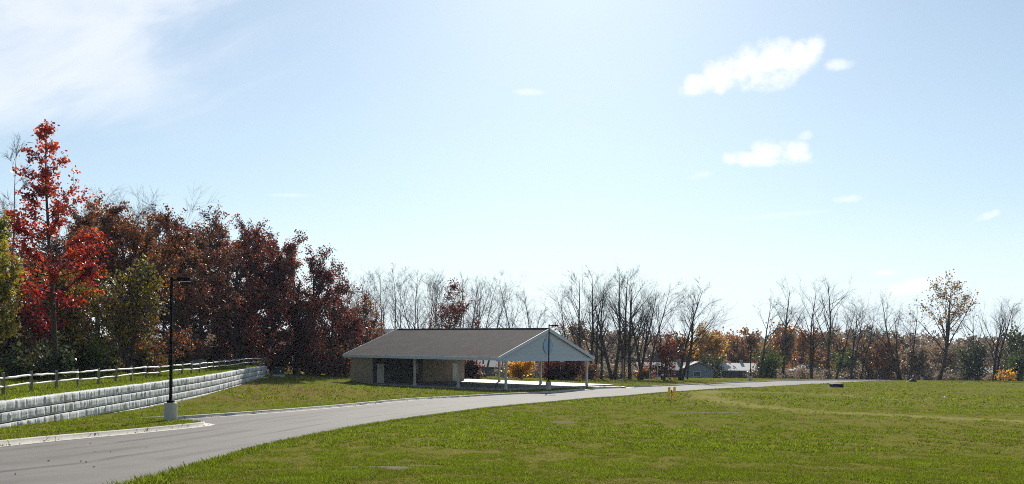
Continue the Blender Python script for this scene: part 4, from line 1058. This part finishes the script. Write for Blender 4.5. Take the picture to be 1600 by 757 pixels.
for i, (px, top, ln, st) in enumerate(ROW):
    T('bare_tree', px-ln*60, 172+(i*37 % 23), top, ORD[i]+' from the left of the bare grey trees behind the pavilion roof', group='bare trees behind the pavilion', form='vase', seed=300+i,
      wpx=52, bark='bark_grey', clear=0.30, r0=0.15+0.03*(i % 3), lean=(ln, 0), stems=st, twig=0.84)
# bare cluster right of the pavilion
CLU = [(912, 424, -0.10, 1, .26), (926, 420, -0.02, 2, .30), (940, 428, 0.06, 1, .24), (958, 416, -0.08, 2, .32), (972, 413, 0.0, 2, .34), (984, 410, 0.04, 1, .34), (999, 420, 0.09, 2, .28), (1012, 434, 0.13, 1, .22),
       (896, 452, -0.05, 1, .2), (1034, 455, 0.05, 1, .18), (1062, 434, 0.02, 2, .26), (1074, 462, 0.0, 1, .18)]
for i, (px, top, ln, st, r) in enumerate(CLU):
    T('bare_tree', px, 158+(i*29 % 17), top, ('dark bare tree, '+ORD[sorted(c[0] for c in CLU).index(px)]+' from the left in the cluster right of the pavilion'),
      group='bare cluster right of the pavilion', form='vase', seed=400+i, wpx=62, clear=0.26, r0=r, lean=(ln, 0), stems=st, bark='bark')
# bare trees on the right
RGT = [(1186, 452, 0.18, 1, .28), (1222, 432, 0.16, 1, .40), (1268, 440, -0.05, 2, .32), (1293, 430, 0.03, 1, .42), (1306, 455, 0.14, 1, .26), (1326, 458, 0.10, 2, .26), (1345, 470, 0.05, 1, .3), (1408, 448, -0.14, 2, .34), (1420, 462, 0.02, 1, .24),
       (1528, 468, -0.08, 1, .28), (1553, 462, 0.06, 2, .32), (1574, 474, 0.03, 1, .26)]
for i, (px, top, ln, st, r) in enumerate(RGT):
    T('bare_tree', px, 212+(i*31 % 19), top, ORD[i]+' from the left of the bare trees right of the far lamp post', group='bare trees along the right side of the road', form='vase', seed=500+i,
      wpx=62, clear=0.28, r0=r, lean=(ln, 0), stems=st, bark='bark')
T('poplar_tree', 1466, 212, 428, 'tall tree with thin orange green leaves standing alone at the right', form='vase', seed=601, wpx=84, leaf='leaf_poplar', nleaf=2400, lsize=0.46, clear=0.34, r0=0.42, lean=(0.06, 0), lower=9.0, stems=2, holes=-0.1)

# leafy trees between and behind the bare ones
MID = [(1038, 150, 522, 50, 'leaf_maroon', 1300, 0.36, 'maroon leaved young tree in front of the blue grey house', 'maple_tree'),
       (1096, 232, 508, 76, 'leaf_amber', 5200, 0.62, 'golden yellow tree behind the small gable house', 'maple_tree'),
       (1062, 238, 520, 50, 'leaf_orange', 2400, 0.62, 'orange tree left of the golden yellow tree', 'maple_tree'),
       (1155, 262, 515, 66, 'leaf_orange', 3400, 0.7, 'orange tree above the low white roof', 'maple_tree'),
       (1212, 268, 508, 72, 'leaf_orange', 3800, 0.7, 'broad orange tree behind the first leaning bare trunk', 'maple_tree'),
       (1248, 275, 515, 60, 'leaf_orange', 2400, 0.7, 'orange tree between the leaning trunks', 'maple_tree'),
       (1192, 216, 536, 40, 'leaf_green', 1800, 0.5, 'green shrubby tree just right of the far lamp post', 'willow_tree'),
       (1204, 222, 552, 30, 'leaf_darkgreen', 1700, 0.45, 'dark green conical shrub tree right of the far lamp post', 'cedar_tree'),
       (1106, 208, 553, 32, 'leaf_darkgreen', 1700, 0.45, 'dark green shrub tree between the grey house and the dark house', 'cedar_tree'),
       (1322, 240, 545, 50, 'leaf_green', 1600, 0.6, 'green tree behind the bare trunks right of centre', 'willow_tree'),
       (1378, 232, 530, 66, 'leaf_orange', 3000, 0.6, 'russet orange tree left of the leaning bare pair', 'oak_tree'),
       (1285, 285, 512, 64, 'leaf_orange', 3200, 0.7, 'orange brown tree behind the middle of the right bare row', 'maple_tree'),
       (1135, 275, 520, 60, 'leaf_orange', 2600, 0.7, 'orange tree left of the dark walled house roof', 'maple_tree'),
       (1352, 240, 540, 50, 'leaf_dull', 2200, 0.6, 'dull brown tree behind the russet orange one', 'oak_tree'),
       (1425, 236, 540, 60, 'leaf_dull', 2600, 0.6, 'dull brown tree behind the distant lamp post', 'oak_tree'),
       (1478, 245, 532, 60, 'leaf_dull', 2600, 0.6, 'brown tree behind the tall orange leaved tree', 'oak_tree'),
       (1522, 222, 530, 52, 'leaf_darkgreen', 2600, 0.55, 'dark green tree in front of the pale grey house', 'willow_tree'),
       (1598, 216, 505, 60, 'leaf_darkgreen', 2600, 0.55, 'dark green tree cut by the right edge of the view', 'willow_tree'),
       (1588, 205, 545, 40, 'leaf_green', 1800, 0.5, 'green shrub tree below the dark one at the right edge', 'willow_tree'),
       (1574, 202, 573, 18, 'leaf_gold', 450, 0.4, 'small golden shrub near the right edge', 'shrub'),
       (815, 150, 558, 46, 'leaf_gold', 2400, 0.36, 'bright golden tree seen under the pavilion roof', 'maple_tree'),
       (729, 150, 556, 40, 'leaf_maroon', 2200, 0.4, 'dark maroon shrub seen under the roof right of the brick wall', 'shrub'),
       (862, 152, 556, 50, 'leaf_maroon', 2400, 0.4, 'maroon shrub right of the golden tree under the gable', 'shrub'),
       (893, 150, 552, 46, 'leaf_maroon', 2200, 0.4, 'maroon shrub under the right corner of the gable', 'shrub'),
       (925, 160, 565, 36, 'leaf_orange', 900, 0.4, 'low orange shrub at the foot of the bare cluster', 'shrub'),
       (960, 172, 575, 46, 'leaf_dull', 1300, 0.4, 'low brown shrub among the cluster trunks', 'shrub'),
       (1010, 178, 570, 40, 'leaf_orange', 900, 0.4, 'low orange brown shrub right of the cluster trunks', 'shrub'),
       (1125, 236, 555, 36, 'leaf_dull', 1300, 0.55, 'reddish shrub tree behind the dark walled house', 'shrub'),
       (905, 205, 500, 40, 'leaf_dull', 1500, 0.55, 'thin brown tree just right of the gable peak', 'oak_tree'),
       (880, 215, 497, 36, 'leaf_dull', 420, 0.5, 'hazy brown tree showing over the gable slope', 'oak_tree')]
for i, (px, D, top, wp, lf, nl, ls, lab, nm) in enumerate(MID):
    low = nm in ('shrub', 'willow_tree', 'cedar_tree')
    T(nm, px, D, top, lab, 'shrub' if nm == 'shrub' else 'tree', form='bush' if low else 'oak', seed=700+i, wpx=wp, leaf=lf, nleaf=nl, lsize=ls, stems=4 if low else 1,
      r0=0.10 if low else 0.2, clear=0.12, spreadbase=0.6 if low else 0.3)

# far-off wood: one mass of crowns behind everything
def far_wood():
    rng = np.random.default_rng(77); V, Fq, off = [], [], 0
    for k in range(420):
        px = rng.uniform(-250, 1850); D = rng.uniform(300, 430)
        x = ray(px, 560)[0]*D; zg = float(gz(x, D))
        topy = 527 + 6*math.sin(px*0.013)+rng.normal(0, 4) - (6 if 930 < px < 1010 else 0) + (14 if 700 < px < 880 else 0)
        zt = EYE+ray(px, topy)[1]*D; h = zt-zg; w_ = rng.uniform(4.5, 8)
        n = 620
        u = norm(rng.normal(0, 1, (n, 3)))*rng.uniform(0.45, 1, (n, 1))**0.6
        pts = np.array((x, D, zg+h*0.52)) + u*np.array((w_, w_, h*0.52))
        v, f = leaves(pts, 1.15, rng); V.append(v); Fq.append(f+off); off += len(v)
    setp(link_mesh('far_wood', mesh_np('far_wood', np.vstack(V), [np.vstack(Fq)]), M['leaf_far']), kind='stuff', label='hazy far off wood of brown and dull green crowns along the horizon', cat='woods')
far_wood()
# undergrowth in front of the far trees, along the meadow's far edge
def undergrowth():
    rng = np.random.default_rng(78); V, Fq, off = [], [], 0
    for k in range(380):
        px = rng.uniform(520, 1680)
        D = np.interp(px, [520, 900, 1060, 1250, 1700], [150, 172, 195, 225, 232]) + rng.uniform(0, 26)
        if any(a < px < b for a, b in ((1015, 1104), (1112, 1172), (736, 784))) and rng.random() < 0.93: continue
        x = ray(px, 590)[0]*D; zg = float(gz(x, D)); h = rng.uniform(0.8, 3.6); w_ = rng.uniform(1.2, 3.2); n = 200
        u = norm(rng.normal(0, 1, (n, 3)))*rng.uniform(0.3, 1, (n, 1))
        v, f = leaves(np.array((x, D, zg+h*0.45))+u*np.array((w_, w_, h*0.6)), 0.42, rng); V.append(v); Fq.append(f+off); off += len(v)
    setp(link_mesh('thicket', mesh_np('thicket', np.vstack(V), [np.vstack(Fq)]), M['thicket']), kind='stuff', label='tangled grey brown thicket along the far edge of the meadow', cat='undergrowth')
    V, Fq, off = [], [], 0
    # inside the dark wood too
    for k in range(150):
        px = rng.uniform(-30, 545); D = rng.uniform(96, 140) if px > 60 else rng.uniform(80, 120)
        x = ray(px, 560)[0]*D
        if x > wall_x(D)-9 and D < 118: continue
        zg = float(any_z(x, D)); h = rng.uniform(1.5, 5.5); w_ = rng.uniform(1.2, 2.6); n = 170
        u = norm(rng.normal(0, 1, (n, 3)))*rng.uniform(0.3, 1, (n, 1))
        v, f = leaves(np.array((x, D, zg+h*0.45))+u*np.array((w_, w_, h*0.6)), 0.36, rng); V.append(v); Fq.append(f+off); off += len(v)
    setp(link_mesh('undergrowth', mesh_np('undergrowth', np.vstack(V), [np.vstack(Fq)]), M['underbrush']), kind='stuff', label='dark olive and brown undergrowth inside the wood at the left', cat='undergrowth')
undergrowth()

# ------------------------------------------------------------------ grass and fallen leaves
NP_, lP, gP, LENP, WIDP, FLP = PAV
SLAB = np.array([NP_[:2]+lP*a+gP*b for a, b in ((0.1, 0.3), (LENP-0.2, 0.3), (LENP-0.2, WIDP+4.3), (0.1, WIDP+4.3))])
def scatter(n, dmin, dmax, rng, power=1.0):
    D = np.exp(rng.uniform(math.log(dmin), math.log(dmax), n)); u = rng.uniform(-0.60, 0.60, n); return u*D, D
def vnoise(x, y, scale, seed=0, octv=4, gain=0.55):
    tot = np.zeros_like(x); amp = 1.0; nrm = 0.0
    for o in range(octv):
        X, Y = x*scale*2**o+o*17.3+seed, y*scale*2**o-o*9.1+seed*1.7
        xi, yi = np.floor(X).astype(np.int64), np.floor(Y).astype(np.int64); fx, fy = X-xi, Y-yi
        fx = fx*fx*(3-2*fx); fy = fy*fy*(3-2*fy)
        def h(a, b):
            q = (a*374761393+b*668265263+seed*974634) & 0xffffffff
            q = ((q ^ (q >> 13))*1274126177) & 0xffffffff
            return ((q ^ (q >> 16)) & 0xffff)/65535.0
        tot += amp*(h(xi, yi)*(1-fx)*(1-fy)+h(xi+1, yi)*fx*(1-fy)+h(xi, yi+1)*(1-fx)*fy+h(xi+1, yi+1)*fx*fy); nrm += amp; amp *= gain
    return tot/nrm
def grass():
    rng = np.random.default_rng(21)
    out = []
    for n, d0, d1, hgt, blades, wd in ((170000, 11, 30, 0.042, 7, 0.011), (90000, 30, 70, 0.06, 5, 0.024), (40000, 70, 210, 0.09, 4, 0.06)):
        x, y = scatter(n, d0, d1, rng)
        # clumpy cover
        c = (0.62*vnoise(x*1.7, y*0.75, 1.0, 3, 3)+0.38*vnoise(x, y, 0.13, 8)-0.51)*8.0
        _, soil, _ = masks(x, y)
        dry = np.exp(-(dist_poly(x, y, TRACK)/1.6)**2)
        keep = ~in_poly(x, y, ROAD_POLY) & (rng.random(n) < np.clip(0.50+0.5*c, 0.30, 1)) & (soil < 0.33) & (x > wall_x(y)+0.35) & ~in_poly(x, y, SLAB) & (rng.random(n) > 0.92*dry)
        dl = dist_poly(x, y, L_EDGE); keep &= dl > 0.2
        x, y, c = x[keep], y[keep], c[keep]
        out.append((x, y, gz(x, y), hgt*(1+0.75*np.clip(c, -0.75, 1.5)), blades, wd, np.clip(0.42+0.42*c+rng.normal(0, 0.08, len(c)), 0, 1)))
    # terrace strip behind the wall
    yy = rng.uniform(30, 112, 16000); xx = wall_x(yy)-0.45-rng.uniform(0, 1, 16000)**1.3*16
    out.append((xx, yy, terr_z(xx, yy), np.full(16000, 0.13), 5, 0.03, np.full(16000, 0.72)))
    # longer fringe along the road edge and the kerb
    for P, off, sg in ((R_EDGE, 0.06, 1), (L_EDGE, 0.24, -1)):
        L = np.concatenate([[0], np.cumsum(np.linalg.norm(np.diff(P, axis=0), axis=1))]); s = rng.uniform(30, min(150, L[-1]), 4200)
        x = np.interp(s, L, P[:, 0]); y = np.interp(s, L, P[:, 1]); tx = np.interp(s+.3, L, P[:, 0])-x; ty = np.interp(s+.3, L, P[:, 1])-y; h = np.hypot(tx, ty)+1e-9
        o = off+np.abs(rng.normal(0, 0.10, len(s))); x2, y2 = x+sg*ty/h*o, y-sg*tx/h*o
        k = ~in_poly(x2, y2, ROAD_POLY) & (y2 > 10); out.append((x2[k], y2[k], gz(x2[k], y2[k]), np.full(k.sum(), 0.11), 6, 0.018, np.full(k.sum(), 0.62)))
    V, Fq, off, LU = [], [], 0, []
    for x, y, z, h, bl, wd, lu in out:
        n = len(x)
        for b in range(bl):
            a = rng.uniform(0, 2*np.pi, n); hb = h*rng.uniform(0.55, 1.25, n); le = rng.uniform(0.3, 1.7, n)*hb; sp = h*0.9
            bx = x+rng.normal(0, 1, n)*sp; by = y+rng.normal(0, 1, n)*sp
            ca, sa = np.cos(a), np.sin(a); w_ = wd*rng.uniform(0.6, 1.3, n)
            p0 = np.c_[bx-sa*w_, by+ca*w_, z-0.02]; p1 = np.c_[bx+sa*w_, by-ca*w_, z-0.02]; p2 = np.c_[bx+ca*le, by+sa*le, z+hb]
            V.append(np.stack([p0, p1, p2], 1).reshape(-1, 3)); Fq.append(np.arange(n*3).reshape(n, 3)+off); off += n*3; LU.append(np.repeat(lu, 3))
    me = mesh_np('grass', np.vstack(V), [np.vstack(Fq)]); put_attr(me, 'lush', np.concatenate(LU))
    setp(link_mesh('grass', me, M['grass']), kind='stuff', label='short tufted green grass covering the meadow and the lawns', cat='grass')
grass()
def fallen():
    rng = np.random.default_rng(31)
    x, y = scatter(22000, 11, 190, rng); k = ~in_poly(x, y, ROAD_POLY) & (x > wall_x(y)+0.4) & ~in_poly(x, y, SLAB); x, y = x[k], y[k]
    pts = [np.c_[x, y, gz(x, y)+0.05]]; sz = [0.012+0.0006*y]
    for cx, cy, a, b in LITT:
        x = cx+rng.normal(0, a*0.6, 240); y = cy+rng.normal(0, b*0.6, 240); k = ~in_poly(x, y, ROAD_POLY) & (x > wall_x(y)+0.4); x, y = x[k], y[k]
        pts.append(np.c_[x, y, gz(x, y)+0.05]); sz.append(np.full(len(x), 0.11))
    yy = rng.uniform(30, 112, 900); xx = wall_x(yy)-0.4-rng.uniform(0, 18, 900); pts.append(np.c_[xx, yy, terr_z(xx, yy)+0.05]); sz.append(np.full(900, 0.10))
    # a few on the asphalt and against the kerb
    s = rng.integers(5, 60, 60); c = CENTRE[s]+rng.normal(0, 2.2, (60, 2)); pts.append(np.c_[c, gz(c[:, 0], c[:, 1])-0.085]); sz.append(np.full(60, 0.07))
    # drift in the gutter
    L = np.concatenate([[0], np.cumsum(np.linalg.norm(np.diff(L_EDGE, axis=0), axis=1))]); q = np.concatenate([rng.uniform(40, 170, 260), rng.normal(50.2, 0.25, 60)])
    x = np.interp(q, L, L_EDGE[:, 0]); y = np.interp(q, L, L_EDGE[:, 1]); tx = np.interp(q+.3, L, L_EDGE[:, 0])-x; ty = np.interp(q+.3, L, L_EDGE[:, 1])-y; h = np.hypot(tx, ty)+1e-9; o = 0.06+np.abs(rng.normal(0, 0.16, len(q)))
    x, y = x+ty/h*o, y-tx/h*o; pts.append(np.c_[x, y, gz(x, y)-0.075]); sz.append(np.full(len(q), 0.075))
    P = np.vstack(pts); sz = np.concatenate(sz)
    V, f = leaves(P, 1.0, rng, 1.2)
    V = (V.reshape(-1, 4, 3)-P[:, None])*sz[:, None, None]+P[:, None]
    setp(link_mesh('fallen_leaves', mesh_np('fallen_leaves', V.reshape(-1, 3), [f]), M['fallen']), kind='stuff', label='pale fallen leaves scattered over the grass', cat='fallen leaves')
fallen()

# ------------------------------------------------------------------ the air
def haze():
    m, w, out = base_mat('haze_air')
    v = w.new('ShaderNodeVolumePrincipled'); v.inputs['Color'].default_value = (0.62, 0.78, 1.0, 1); v.inputs['Density'].default_value = 0.00009; v.inputs['Anisotropy'].default_value = 0.2
    w.nt.links.new(v.outputs[0], out.inputs['Volume'])
    bm = MB(); bm.box((0, 300, 3.0), (4000, 1000, 66)); setp(bm.build('haze', m), kind='stuff')
haze()
